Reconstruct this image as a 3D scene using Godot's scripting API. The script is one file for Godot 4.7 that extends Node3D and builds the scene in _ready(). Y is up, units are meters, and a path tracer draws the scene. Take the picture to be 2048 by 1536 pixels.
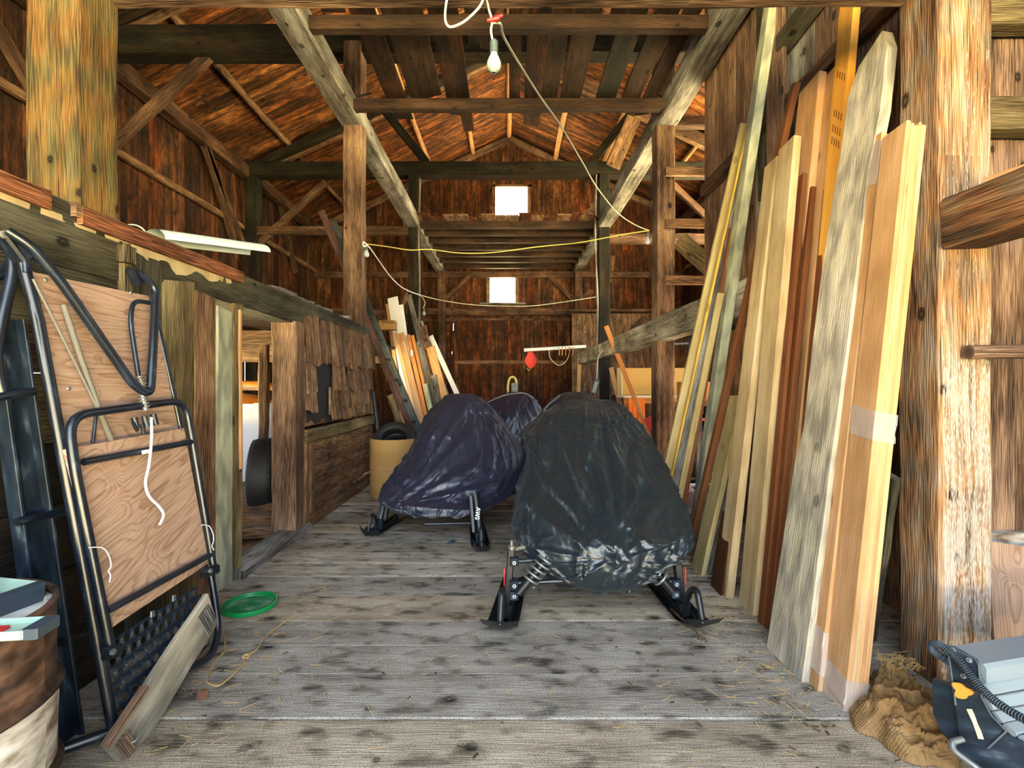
extends Node3D
# Inside an old timber-framed barn. y up, metres. Depth d (into the barn) runs along -z.
const F := 960.0
const CX := 1018.0
const CY := 772.0
const H := 1.33
const XI := 1.887          # inner faces of the aisle posts
const PITCH := 0.47
const RIDGE := 8.75
const XWL := -5.75
const XWR := 5.15
const DB := 14.3           # back wall
const DF := -1.3           # front wall
var rng := RandomNumberGenerator.new()
var taken := {}
var M := {}
var TX := {}

class MB:
	var v := PackedVector3Array()
	var n := PackedVector3Array()
	var t := PackedVector2Array()
	var t2 := PackedVector2Array()
	var ix := PackedInt32Array()
	var off := Vector2.ZERO
	func quad(a: Vector3, b: Vector3, c: Vector3, d: Vector3, ua := Vector2.ZERO, ub := Vector2(1, 0), uc := Vector2(1, 1), ud := Vector2(0, 1)) -> void:
		var k := (c - a).cross(d - b).normalized()
		var i := v.size()
		v.append_array([a, b, c, d]); n.append_array([k, k, k, k])
		t.append_array([ua + off, ub + off, uc + off, ud + off])
		ix.append_array([i, i + 2, i + 1, i, i + 3, i + 2])
	func tri(a: Vector3, b: Vector3, c: Vector3, ua := Vector2.ZERO, ub := Vector2(1, 0), uc := Vector2(1, 1)) -> void:
		var k := (b - a).cross(c - a).normalized()
		var i := v.size()
		v.append_array([a, b, c]); n.append_array([k, k, k])
		t.append_array([ua + off, ub + off, uc + off])
		ix.append_array([i, i + 2, i + 1])
	# closed grid of points, rows x cols, smooth
	func grid(p: PackedVector3Array, nu: int, nv: int, uv: PackedVector2Array, wrap_u := false) -> void:
		var i0 := v.size()
		for j in nv:
			for i in nu:
				var il := i - 1
				var ir := i + 1
				if wrap_u:
					il = (i - 1 + nu - 1) % (nu - 1)
					ir = (i + 1) % (nu - 1)
				else:
					il = maxi(il, 0); ir = mini(ir, nu - 1)
				var jl := maxi(j - 1, 0)
				var jr := mini(j + 1, nv - 1)
				var nn := (p[j * nu + ir] - p[j * nu + il]).cross(p[jr * nu + i] - p[jl * nu + i])
				v.append(p[j * nu + i]); n.append(nn.normalized() if nn.length() > 1e-12 else Vector3.UP); t.append(uv[j * nu + i] + off)
		for j in nv - 1:
			for i in nu - 1:
				var a := i0 + j * nu + i
				ix.append_array([a, a + nu + 1, a + 1, a, a + nu, a + nu + 1])
	func mesh(org: Vector3) -> ArrayMesh:
		var arr := []
		arr.resize(Mesh.ARRAY_MAX)
		var vv := PackedVector3Array()
		vv.resize(v.size())
		for i in v.size():
			vv[i] = v[i] - org
		arr[Mesh.ARRAY_VERTEX] = vv
		arr[Mesh.ARRAY_NORMAL] = n
		arr[Mesh.ARRAY_TEX_UV] = t
		arr[Mesh.ARRAY_TEX_UV2] = t2 if t2.size() == t.size() else t
		arr[Mesh.ARRAY_INDEX] = ix
		var m := ArrayMesh.new()
		m.add_surface_from_arrays(Mesh.PRIMITIVE_TRIANGLES, arr)
		return m
	func lo() -> Vector3:
		var r := v[0]
		for p in v: r = r.min(p)
		return r
	func hi() -> Vector3:
		var r := v[0]
		for p in v: r = r.max(p)
		return r

# ---------- places ----------
func V(x: float, y: float, d: float) -> Vector3: return Vector3(x, y, -d)
func P(x: float, y: float, d: float) -> Vector3: return Vector3((x - CX) * d / F, H - (y - CY) * d / F, -d)
func PX(x: float, y: float, wx: float) -> Vector3: return P(x, y, wx * F / (x - CX))
func PF(x: float, y: float, wy := 0.0) -> Vector3: return P(x, y, F * (H - wy) / (y - CY))
func onto(x: float, y: float, q: Vector3, nrm: Vector3, lift := 0.0) -> Vector3:
	var r := Vector3((x - CX) / F, -(y - CY) / F, -1.0)
	var e := Vector3(0, H, 0)
	return e + r * ((q + nrm * lift - e).dot(nrm) / r.dot(nrm))
func roof_y(x: float) -> float: return RIDGE - PITCH * absf(x)

# ---------- names and metas ----------
func name_in(parent: Node, called: String) -> String:
	var k := str(parent.get_instance_id()) + called
	var c: int = taken.get(k, 0)
	taken[k] = c + 1
	return called if c == 0 else "%s_%03d" % [called, c]
func tag(o: Node, label := "", cat := "", group := "", kind := "") -> Node:
	if label: o.set_meta("label", label)
	if cat: o.set_meta("category", cat)
	if group: o.set_meta("group", group)
	if kind: o.set_meta("kind", kind)
	return o
func origin_of(o: Node) -> Vector3:
	var r := Vector3.ZERO
	while o != self:
		r += (o as Node3D).position
		o = o.get_parent()
	return r
func thing(called: String, at: Vector3, label := "", cat := "", group := "", kind := "") -> Node3D:
	var o := Node3D.new()
	o.name = name_in(self, called)
	add_child(o)
	o.position = at
	tag(o, label, cat, group, kind)
	return o
func put(called: String, mb: MB, mat: Material, parent: Node = null) -> MeshInstance3D:
	var o := MeshInstance3D.new()
	var p: Node = parent if parent else self
	o.name = name_in(p, called)
	p.add_child(o)
	var org := origin_of(p)
	if parent == null:
		var a := mb.lo()
		var b := mb.hi()
		var base := Vector3((a.x + b.x) / 2, a.y, (a.z + b.z) / 2)
		o.position = base
		org = base
	o.mesh = mb.mesh(org)
	o.material_override = mat
	return o
func solo(called: String, mb: MB, mat: Material, label: String, cat: String, group := "", kind := "") -> MeshInstance3D:
	var o := put(called, mb, mat)
	tag(o, label, cat, group, kind)
	return o
func copy(o: Node3D, at: Vector3, label: String, called := "") -> Node3D:
	var c: Node3D = o.duplicate()
	var nm: String = called if called else str(o.name).rstrip("0123456789").trim_suffix("_")
	c.name = name_in(self, nm)
	add_child(c)
	c.position = at
	c.set_meta("label", label)
	return c

# ---------- shapes ----------
func nb() -> MB:
	var m := MB.new()
	m.off = Vector2(rng.randf() * 3.0, rng.randf() * 0.7)
	return m
# a squared timber or plank from a to b; wd is the direction of its width w, t its thickness
func board(mb: MB, a: Vector3, b: Vector3, wd: Vector3, w: float, t: float, o := {}) -> MB:
	var ax := b - a
	var len_ := ax.length()
	ax /= len_
	var td := ax.cross(wd).normalized()
	wd = td.cross(ax)
	var bev: float = o.get("bev", 0.004)
	var segs: int = o.get("segs", 1)
	var jit: float = o.get("jit", 0.0)
	var w2: float = o.get("w2", w)
	var t2: float = o.get("t2", t)
	var bow: float = o.get("bow", 0.0)
	var cut0: float = o.get("cut0", 0.0)
	var cut1: float = o.get("cut1", 0.0)
	var plain: bool = bev <= 0.0
	var sgn := [[1, -1, 0], [1, 1, 0], [-1, 1, 0], [-1, -1, 0]] if plain else [[1, -1, 1], [1, 1, 1], [1, 1, 2], [-1, 1, 2], [-1, 1, 1], [-1, -1, 1], [-1, -1, 2], [1, -1, 2]]
	var m := sgn.size()
	var rings := []
	var vs := [0.0]
	for k in m:
		var ga: Array = sgn[k]
		var gb: Array = sgn[(k + 1) % m]
		vs.append(vs[k] + Vector2(ga[0] * (w / 2 - (bev if ga[2] == 2 else 0.0)), ga[1] * (t / 2 - (bev if ga[2] == 1 else 0.0))).distance_to(Vector2(gb[0] * (w / 2 - (bev if gb[2] == 2 else 0.0)), gb[1] * (t / 2 - (bev if gb[2] == 1 else 0.0)))))
	for s in segs + 1:
		var f := float(s) / segs
		var hw := lerpf(w, w2, f) / 2
		var ht := lerpf(t, t2, f) / 2
		var ring := []
		var c := a + ax * len_ * f + td * bow * sin(f * PI)
		if jit > 0 and s > 0 and s < segs: c += wd * rng.randf_range(-jit, jit) * 0.4 + td * rng.randf_range(-jit, jit) * 0.4
		for q in sgn:
			var p: float = q[0] * (hw - (bev if q[2] == 2 else 0.0))
			var r: float = q[1] * (ht - (bev if q[2] == 1 else 0.0))
			var e: float = (1.0 - f) * cut0 * p + f * cut1 * p
			var j := Vector3.ZERO
			if jit > 0: j = wd * rng.randf_range(-jit, jit) * 0.5 + td * rng.randf_range(-jit, jit) * 0.5
			ring.append(c + wd * p + td * r + ax * e + j)
		rings.append(ring)
	for s in segs:
		var u0 := len_ * s / segs
		var u1 := len_ * (s + 1) / segs
		for k in m:
			var k2 := (k + 1) % m
			var r0: Array = rings[s]
			var r1: Array = rings[s + 1]
			mb.quad(r0[k], r0[k2], r1[k2], r1[k], Vector2(u0, vs[k]), Vector2(u0, vs[k + 1]), Vector2(u1, vs[k + 1]), Vector2(u1, vs[k]))
	for e in 2:
		var rg: Array = rings[segs if e else 0]
		for k in range(1, m - 1):
			var i1 := k if e else k + 1
			var i2 := k + 1 if e else k
			var f2 := func(z: Vector3) -> Vector2: return Vector2((z - a).dot(td) * 0.6, (z - a).dot(wd))
			mb.tri(rg[0], rg[i1], rg[i2], f2.call(rg[0]), f2.call(rg[i1]), f2.call(rg[i2]))
	return mb
func box(mb: MB, c: Vector3, s: Vector3, bev := 0.004) -> MB:
	return board(mb, c - Vector3(0, s.y / 2, 0), c + Vector3(0, s.y / 2, 0), Vector3(1, 0, 0), s.x, s.z, {"bev": bev})
func spline(p: Array, k := 6) -> Array:
	var r := []
	for i in p.size() - 1:
		var p0: Vector3 = p[maxi(i - 1, 0)]
		var p3: Vector3 = p[mini(i + 2, p.size() - 1)]
		for s in k:
			r.append((p[i] as Vector3).cubic_interpolate(p[i + 1], p0, p3, float(s) / k))
	r.append(p[-1])
	return r
# a polyline whose corners are rounded with radius r
func fillet(p: Array, r: float, k := 5) -> Array:
	var out := [p[0]]
	for i in range(1, p.size() - 1):
		var a: Vector3 = p[i - 1]
		var b: Vector3 = p[i]
		var c: Vector3 = p[i + 1]
		var q := minf(r, minf(a.distance_to(b), b.distance_to(c)) * 0.48)
		var s := b + (a - b).normalized() * q
		var e := b + (c - b).normalized() * q
		for j in k + 1:
			var f := float(j) / k
			out.append(s.lerp(b, f).lerp(b.lerp(e, f), f))
	out.append(p[-1])
	return out
func tube(mb: MB, p: Array, r: float, sides := 10, caps := true, r_end := -1.0) -> MB:
	var n := p.size()
	var up := Vector3.UP
	var pts := PackedVector3Array()
	var uv := PackedVector2Array()
	var run := 0.0
	for i in n:
		var tg: Vector3 = (p[mini(i + 1, n - 1)] - p[maxi(i - 1, 0)]).normalized()
		if i == 0 and absf(tg.dot(up)) > 0.9: up = Vector3.RIGHT
		up = (up - tg * up.dot(tg)).normalized()
		var sd := tg.cross(up)
		if i > 0: run += (p[i] as Vector3).distance_to(p[i - 1])
		var rr := r if r_end < 0 else lerpf(r, r_end, float(i) / (n - 1))
		for k in sides + 1:
			var a := TAU * k / sides
			pts.append(p[i] + (up * cos(a) + sd * sin(a)) * rr)
			uv.append(Vector2(run, a * r))
	mb.grid(pts, sides + 1, n, uv, true)
	if caps:
		for e in [0, n - 1]:
			for k in sides:
				var q0 := pts[e * (sides + 1) + k]
				var q1 := pts[e * (sides + 1) + k + 1]
				if e == 0: mb.tri(p[e], q1, q0)
				else: mb.tri(p[e], q0, q1)
	return mb
# profile of [radius, height] turned about an axis through c
func lathe(mb: MB, c: Vector3, prof: Array, sides := 24, axis := Vector3.UP) -> MB:
	var sx := axis.cross(Vector3(0.31, 0.2, 0.92)).normalized()
	var sy := axis.cross(sx)
	for i in prof.size() - 1:
		var pts := PackedVector3Array()
		var uv := PackedVector2Array()
		for j in 2:
			var q: Array = prof[i + j]
			for k in sides + 1:
				var a := TAU * k / sides
				pts.append(c + axis * float(q[1]) + (sx * cos(a) + sy * sin(a)) * float(q[0]))
				uv.append(Vector2(a * float(prof[0][0] if prof[0][0] > 0.01 else prof[1][0]), float(q[1]) + float(q[0]) * 0.3))
		mb.grid(pts, sides + 1, 2, uv, true)
	return mb
func torus(mb: MB, c: Vector3, axis: Vector3, R: float, rx: float, ry: float, a := 32, b := 14, pw := 1.0) -> MB:
	var sx := axis.cross(Vector3(0.31, 0.9, 0.22)).normalized()
	var sy := axis.cross(sx)
	var pts := PackedVector3Array()
	var uv := PackedVector2Array()
	for i in a + 1:
		var th := TAU * i / a
		var rd := sx * cos(th) + sy * sin(th)
		for j in b + 1:
			var ph := -TAU * j / b
			var cc := signf(cos(ph)) * pow(absf(cos(ph)), pw)
			var ss := signf(sin(ph)) * pow(absf(sin(ph)), pw)
			pts.append(c + rd * (R + rx * cc) + axis * ry * ss)
			uv.append(Vector2(th * R, ph * rx))
	mb.grid(pts, b + 1, a + 1, uv, false)
	return mb
# a flat outline (world points, counter-clockwise seen from the side nrm points to), made dp thick behind it
func slab(mb: MB, pts: Array, nrm: Vector3, dp: float, uax := Vector3.RIGHT) -> MB:
	nrm = nrm.normalized()
	var ux := (uax - nrm * uax.dot(nrm)).normalized()
	var uy := nrm.cross(ux)
	var fl := PackedVector2Array()
	for q in pts: fl.append(Vector2((q as Vector3).dot(ux), (q as Vector3).dot(uy)))
	var id := Geometry2D.triangulate_polygon(fl)
	var n := pts.size()
	for i in range(0, id.size(), 3):
		var a := id[i]; var b := id[i + 1]; var c := id[i + 2]
		if ((pts[b] - pts[a]) as Vector3).cross(pts[c] - pts[a]).dot(nrm) < 0:
			var z := b; b = c; c = z
		mb.tri(pts[a], pts[b], pts[c], fl[a], fl[b], fl[c])
		mb.tri(pts[a] - nrm * dp, pts[c] - nrm * dp, pts[b] - nrm * dp, fl[a], fl[c], fl[b])
	var area := 0.0
	for i in n: area += fl[i].cross(fl[(i + 1) % n])
	for i in n:
		var a: Vector3 = pts[i]
		var b: Vector3 = pts[(i + 1) % n]
		if area < 0:
			var z := a; a = b; b = z
		mb.quad(b, a, a - nrm * dp, b - nrm * dp, fl[i], fl[(i + 1) % n], fl[(i + 1) % n] + Vector2(0, dp), fl[i] + Vector2(0, dp))
	return mb
func helix(a: Vector3, b: Vector3, r: float, turns: float, k := 10) -> Array:
	var ax := (b - a).normalized()
	var sx := ax.cross(Vector3(0.3, 0.5, 0.8)).normalized()
	var sy := ax.cross(sx)
	var out := []
	for i in int(turns * k) + 1:
		var f := float(i) / (turns * k)
		out.append(a.lerp(b, f) + (sx * cos(f * turns * TAU) + sy * sin(f * turns * TAU)) * r)
	return out

# ---------- textures: grain fields (bytes) looked up in colour ramps ----------
func seam(sd: int, fr: float, w: int, h: int, W: int, Hh: int, oct := 3) -> PackedByteArray:
	var nz := FastNoiseLite.new()
	nz.seed = sd
	nz.noise_type = FastNoiseLite.TYPE_SIMPLEX_SMOOTH
	nz.frequency = fr
	nz.fractal_octaves = oct
	var im := nz.get_seamless_image(w, h)
	im.convert(Image.FORMAT_L8)
	if w != W or h != Hh: im.resize(W, Hh, Image.INTERPOLATE_CUBIC)
	return im.get_data()
func grain(sd: int, W: int, Hh: int, rings: int, knots: int, cracks: int, con: int) -> PackedByteArray:
	var a := seam(sd, 0.2, W / 14, Hh, W, Hh, 3)
	var b := seam(sd + 1, 0.03, W / 24, Hh / 2, W, Hh, 2)
	var c := seam(sd + 2, 0.05, 64, 32, W, Hh, 3)
	var k := seam(sd + 3, 0.2, W / 30, Hh, W, Hh, 2)
	var kd := PackedInt32Array()
	kd.resize(W * Hh)
	var r := RandomNumberGenerator.new()
	r.seed = sd
	for q in knots:
		var x0 := r.randi() % W
		var y0 := r.randi() % Hh
		var rv := r.randf_range(9.0, 20.0)
		var ru := rv * 0.75
		for dy in range(-int(rv * 2.5), int(rv * 2.5)):
			for dx in range(-int(ru * 4.0), int(ru * 4.0)):
				var e := Vector2(dx / ru, dy / rv).length()
				var i := posmod(y0 + dy, Hh) * W + posmod(x0 + dx, W)
				if e < 1.0: kd[i] = maxi(kd[i], int(150 - 60 * sin(e * 9.0)))
				elif e < 4.0: kd[i] = maxi(kd[i], int(55.0 * exp(-(e - 1.0) * 1.6) * (0.6 + 0.4 * sin(e * 11.0))))
	var out := PackedByteArray()
	out.resize(W * Hh)
	for i in W * Hh:
		var ph := (b[i] * rings + (a[i] >> 1)) & 255
		var x := 128 + ((a[i] - 128) * con >> 6) + ((b[i] - 128) * 2 / 5) + ((c[i] - 128) >> 1)
		if ph > 170: x -= (ph - 170) >> 2
		if k[i] < cracks: x -= (cracks - k[i]) * 3
		out[i] = clampi(x - kd[i], 0, 255)
	return out
func ramp(cols: Array, f: float) -> Color:
	var x := clampf(f, 0, 1) * (cols.size() - 1)
	var i := mini(int(x), cols.size() - 2)
	return Color(cols[i]).lerp(Color(cols[i + 1]), x - i)
func tex(fld: PackedByteArray, blot: PackedByteArray, W: int, Hh: int, ca: Array, cb: Array, sharp := 1.0, bias := 0.0) -> ImageTexture:
	var lut := PackedInt32Array()
	lut.resize(256 * 32)
	for i in 256:
		var a := ramp(ca, i / 255.0)
		var b := ramp(cb, i / 255.0)
		for j in 32:
			var c := a.lerp(b, clampf((j / 31.0 - 0.5 - bias) * sharp + 0.5, 0, 1))
			lut[i * 32 + j] = int(c.r8) | (int(c.g8) << 8) | (int(c.b8) << 16) | (255 << 24)
	var px := PackedInt32Array()
	px.resize(W * Hh)
	for i in W * Hh:
		px[i] = lut[(fld[i] << 5) | (blot[i] >> 3)]
	return ImageTexture.create_from_image(Image.create_from_data(W, Hh, false, Image.FORMAT_RGBA8, px.to_byte_array()))
func grey(fld: PackedByteArray, W: int, Hh: int) -> ImageTexture:
	return ImageTexture.create_from_image(Image.create_from_data(W, Hh, false, Image.FORMAT_L8, fld))
func wood(called: String, tx: Texture2D, hx: Texture2D, tint := Color.WHITE, rough := 0.8, bump := 0.5, tile := Vector2(3.0, 0.7)) -> StandardMaterial3D:
	var m := StandardMaterial3D.new()
	m.resource_name = called
	m.albedo_texture = tx
	m.albedo_color = tint
	m.roughness = rough
	m.metallic_specular = 0.35
	m.uv1_scale = Vector3(1.0 / tile.x, 1.0 / tile.y, 1)
	if hx and bump > 0:
		m.heightmap_enabled = true
		m.heightmap_texture = hx
		m.heightmap_scale = bump
	return m
func flat(called: String, c: Color, rough := 0.6, metal := 0.0) -> StandardMaterial3D:
	var m := StandardMaterial3D.new()
	m.resource_name = called
	m.albedo_color = c
	m.roughness = rough
	m.metallic = metal
	return m

func make_materials() -> void:
	var W := 1024
	var h := 512
	var fo := grain(11, W, h, 5, 9, 56, 70)      # old sawn wood
	var ft := grain(37, W, h, 4, 7, 60, 54)      # hewn timber
	var ff := grain(71, W, h, 5, 8, 56, 40)      # worn floor
	var fp := grain(53, W, h, 3, 3, 0, 26)      # planed new wood
	var b1 := seam(5, 0.035, 64, 32, W, h, 3)
	var b2 := seam(6, 0.02, 32, 48, W, h, 3)
	var b3 := seam(8, 0.1, 96, 64, W, h, 4)
	var ho := grey(fo, W, h)
	var ht := grey(ft, W, h)
	var hf := grey(ff, W, h)
	var hp := grey(fp, W, h)
	var sheath := tex(fo, b1, W, h, ["#150d08", "#472917", "#83512d", "#b07d4a"], ["#0d0907", "#27170e", "#54341f", "#835833"], 1.8)
	for i in 5:
		M["sheath%d" % i] = wood("sheathing", sheath, ho, [Color(1, 1, 1), Color(0.78, 0.74, 0.72), Color(1.0, 0.86, 0.72), Color(0.6, 0.55, 0.52), Color(0.9, 0.9, 0.88)][i], 0.85, 0.6)
	var roofw := tex(fo, b1, W, h, ["#160d07", "#5f3619", "#ac6f36", "#d9a25e"], ["#0d0805", "#2f1a0c", "#6e4220", "#a56d36"], 2.0)
	for i in 5:
		M["roof%d" % i] = wood("roof board", roofw, ho, [Color(1, 1, 1), Color(0.85, 0.82, 0.8), Color(1.0, 0.92, 0.82), Color(0.7, 0.66, 0.63), Color(0.95, 0.93, 0.9)][i], 0.85, 0.4)
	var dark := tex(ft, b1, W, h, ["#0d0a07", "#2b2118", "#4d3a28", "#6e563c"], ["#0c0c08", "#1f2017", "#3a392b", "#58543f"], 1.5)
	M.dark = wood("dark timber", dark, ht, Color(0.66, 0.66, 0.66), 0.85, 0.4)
	var brown := tex(ft, b2, W, h, ["#1f1510", "#58402f", "#866a52", "#a88b6e"], ["#17100c", "#402e22", "#695240", "#8b745c"], 1.5)
	M.brown = wood("brown timber", brown, ht, Color.WHITE, 0.82, 0.4)
	M.darkbrown = wood("dark brown timber", brown, ht, Color(0.5, 0.46, 0.44), 0.85, 0.4)
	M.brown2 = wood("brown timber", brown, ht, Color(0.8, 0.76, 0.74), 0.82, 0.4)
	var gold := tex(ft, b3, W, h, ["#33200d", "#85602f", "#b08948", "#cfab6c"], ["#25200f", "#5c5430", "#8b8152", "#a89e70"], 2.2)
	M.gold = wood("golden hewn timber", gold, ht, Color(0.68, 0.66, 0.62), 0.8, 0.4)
	var rust := tex(ft, b3, W, h, ["#2e1d12", "#8b6440", "#bd9468", "#dcc0a0"], ["#2d251b", "#7a6852", "#ab9a84", "#d0c4b4"], 2.2)
	M.rightpost = wood("hewn timber", rust, ht, Color(0.88, 0.85, 0.84), 0.8, 0.5)
	var wa := seam(61, 0.03, 256, 256, 256, 1024, 4)
	var wc := seam(62, 0.15, 256, 512, 256, 1024, 3)
	var wi := PackedInt32Array()
	wi.resize(256 * 1024)
	for y in 1024:
		var fy := 1.0 - y / 1024.0
		var lim := clampf((0.5 - fy) * 9.0, 0, 1) * 120.0 - 8.0 - (40.0 if fy < 0.05 else 0.0)
		for x in 256:
			var k := y * 256 + x
			var al := clampi(int((lim + (wa[k] - 128) * 0.9 + (wc[k] - 128) * 0.8 - 62.0) * 2.2), 0, 125)
			var g := clampi(198 + (wc[k] - 128) / 4, 0, 255)
			wi[k] = g | ((g - 6) << 8) | ((g - 14) << 16) | (al << 24)
	M.rightpost.detail_enabled = true
	M.rightpost.detail_blend_mode = BaseMaterial3D.BLEND_MODE_MIX
	M.rightpost.detail_uv_layer = BaseMaterial3D.DETAIL_UV_2
	M.rightpost.detail_albedo = ImageTexture.create_from_image(Image.create_from_data(256, 1024, false, Image.FORMAT_RGBA8, wi.to_byte_array()))
	M.beamend = wood("hewn timber", rust, ht, Color(0.72, 0.66, 0.62), 0.8, 0.5)
	var gr := tex(ft, b2, W, h, ["#2e2a24", "#6b655a", "#999385", "#bab4a6"], ["#25201a", "#544b40", "#7f7768", "#a39c8d"], 1.6)
	M.grey = wood("weathered grey wood", gr, ht, Color(0.93, 0.95, 1.0), 0.85, 0.4)
	M.darkgrey = wood("dark grey wood", gr, ht, Color(0.56, 0.56, 0.5), 0.85, 0.7)
	M.olive = wood("olive grey wood", gr, ht, Color(0.86, 0.8, 0.63), 0.85, 0.6)
	var fl := tex(ff, b3, W, h, ["#877c6c", "#b4a895", "#cfc3b0", "#e2d8c7"], ["#2a261f", "#675e50", "#988c7a", "#b6aa96"], 3.0, 0.22)
	for i in 4:
		M["floor%d" % i] = wood("floor plank", fl, hf, [Color(1, 1, 1), Color(0.92, 0.92, 0.94), Color(1, 0.97, 0.93), Color(0.86, 0.84, 0.82)][i], 0.9, 0.35, Vector2(2.2, 0.8))
	var spk := seam(77, 0.25, 512, 512, 512, 512, 3)
	var spk2 := PackedByteArray()
	spk2.resize(512 * 512)
	for i in 512 * 512: spk2[i] = clampi(225 + (spk[i] - 128) * 2 / 3 - (80 if spk[i] < 62 else 0), 0, 255)
	var spt := grey(spk2, 512, 512)
	for i in 4:
		var m: StandardMaterial3D = M["floor%d" % i]
		m.detail_enabled = true
		m.detail_blend_mode = BaseMaterial3D.BLEND_MODE_MUL
		m.detail_albedo = spt
		m.detail_uv_layer = BaseMaterial3D.DETAIL_UV_2
		m.uv2_scale = Vector3(0.9, 2.2, 1)
	var shing := tex(fo, b1, W, h, ["#38281b", "#7d5f47", "#a98a6a", "#c5ab88"], ["#271c14", "#604a38", "#8f7459", "#ab9678"], 1.5)
	for i in 4:
		M["shingle%d" % i] = wood("cedar shingle", shing, ho, [Color(1, 1, 1), Color(0.85, 0.84, 0.83), Color(0.94, 0.9, 0.86), Color(0.72, 0.7, 0.68)][i], 0.85, 0.5, Vector2(1.6, 0.5))
	M.plank = wood("brown plank", shing, ho, Color(0.9, 0.86, 0.82), 0.85, 0.6)
	M.pinkish = wood("pinkish board", gr, ht, Color(1.0, 0.84, 0.77), 0.85, 0.4)
	M.trim = wood("red brown trim", shing, ho, Color(0.95, 0.76, 0.66), 0.85, 0.4)
	var pine := tex(fp, b2, W, h, ["#b0834c", "#cfa36c", "#dfb985", "#e9cba0"], ["#a97743", "#c4945a", "#d6aa72", "#e2bf90"], 1.6)
	M.pine = wood("pine", pine, hp, Color(0.9, 0.88, 0.92), 0.6, 0.15)
	M.pinedark = wood("orange pine", pine, hp, Color(0.9, 0.76, 0.62), 0.6, 0.15)
	M.pineyellow = wood("yellow pine", pine, hp, Color(0.98, 0.88, 0.55), 0.6, 0.15)
	M.brownstrip = wood("red brown wood", pine, hp, Color(0.5, 0.38, 0.32), 0.65, 0.2)
	M.walnut = wood("dark brown wood", pine, hp, Color(0.33, 0.25, 0.2), 0.65, 0.2)
	
	var maple := tex(fp, b3, W, h, ["#97805a", "#b39c72", "#c6b18a", "#d4c3a1"], ["#8c744f", "#a58d65", "#bba47c", "#ccb893"], 1.6)
	M.maple = wood("rough maple", maple, hp, Color(0.93, 0.92, 0.91), 0.7, 0.2)
	M.yellowstrip = wood("yellow moulding", maple, hp, Color(1.0, 0.93, 0.55), 0.6, 0.1)
	M.paleyellow = wood("pale moulding", maple, hp, Color(0.86, 0.87, 0.8), 0.6, 0.1)
	M.tan = wood("tan board", maple, hp, Color(0.97, 0.85, 0.79), 0.65, 0.2)
	var moldy := tex(fp, b3, W, h, ["#7d7564", "#afa48c", "#c8bda6", "#d8cfbd"], ["#56524a", "#827b6b", "#a1988a", "#b8b0a3"], 2.2)
	M.mint = wood("pale green grey wood", moldy, hp, Color(0.86, 0.92, 0.9), 0.75, 0.2)
	M.palegrey = wood("pale grey board", moldy, hp, Color(0.84, 0.84, 0.84), 0.8, 0.3)
	M.slab = wood("grey green slab", moldy, hf, Color.WHITE, 0.85, 0.5)
	# plywood: contours of a stretched noise, dark on one side
	var pn := seam(91, 0.022, 44, 128, 1024, 512, 2)
	var pf := seam(92, 0.1, 64, 512, 1024, 512, 3)
	var ply := PackedByteArray()
	ply.resize(1024 * 512)
	for i in 1024 * 512:
		var ph := (pn[i] * 10 + (pf[i] >> 3)) & 255
		var x := 190 + ((pf[i] - 128) >> 1)
		if ph > 150: x -= (ph - 150) * 7 / 8
		ply[i] = clampi(x, 0, 255)
	var pt := tex(ply, b2, W, h, ["#5a4030", "#96755b", "#b8967a", "#cbad93"], ["#6a4f3b", "#a07e63", "#bd9b7f", "#cfb299"], 1.4)
	M.ply = wood("fir plywood", pt, grey(ply, W, h), Color(0.9, 0.9, 0.93), 0.7, 0.15, Vector2(1.5, 0.7))
	M.plyedge = flat("plywood edge", Color("#cdae8c"), 0.7)
	# rust and paint
	var r1 := seam(21, 0.03, 128, 256, 512, 512, 4)
	var r2 := seam(22, 0.05, 256, 128, 512, 512, 4)
	var rt := tex(r1, r2, 512, 512, ["#1c1513", "#37291f", "#584236", "#796558"], ["#2a2422", "#4f423d", "#7a5a44", "#977356"], 2.5)
	M.rust = wood("rusted steel", rt, grey(r1, 512, 512), Color.WHITE, 0.55, 0.2, Vector2(1.0, 0.6))
	M.rust.metallic = 0.3
	var wp := tex(r1, r2, 512, 512, ["#6b5a4c", "#a79d92", "#c9c6c0", "#dcdcd8"], ["#4e3f33", "#8f8376", "#c2beb6", "#d3d2cd"], 2.0)
	M.chalk = wood("chalky worn paint", wp, grey(r1, 512, 512), Color.WHITE, 0.6, 0.15, Vector2(0.7, 0.5))
	var nv := tex(r1, r2, 512, 512, ["#0b0f15", "#0e141c", "#121b27", "#4a525a"], ["#0a0d12", "#0d131b", "#111c2a", "#1a2634"], 2.0)
	M.navysteel = wood("navy painted steel", nv, null, Color.WHITE, 0.32, 0.0, Vector2(0.5, 0.35))
	M.navysteel.metallic_specular = 0.6
	M.bluesteel = wood("blue painted steel", tex(r1, r2, 512, 512, ["#10151b", "#18212b", "#212d3a", "#6a747c"], ["#0d1218", "#151e28", "#1d2834", "#2f3b48"], 2.0), null, Color(1, 1, 1), 0.4, 0.0, Vector2(0.9, 0.5))
	M.blackpart = flat("black part", Color("#121417"), 0.4)
	M.ski = flat("black plastic", Color("#191b1e"), 0.38)
	M.steel = flat("steel", Color("#8f9292"), 0.4, 0.7)
	M.alu = flat("dull aluminium", Color("#8b979e"), 0.5, 0.1)
	M.black = flat("black rubber", Color("#1a1b1c"), 0.6)
	M.dusty = flat("dusty steel", Color("#6c675d"), 0.8)
	M.white = flat("white paint", Color("#e6e8ea"), 0.5)
	M.mintplastic = flat("pale green plastic", Color("#a6bfae"), 0.3)
	M.mintplastic.subsurf_scatter_enabled = true
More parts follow.
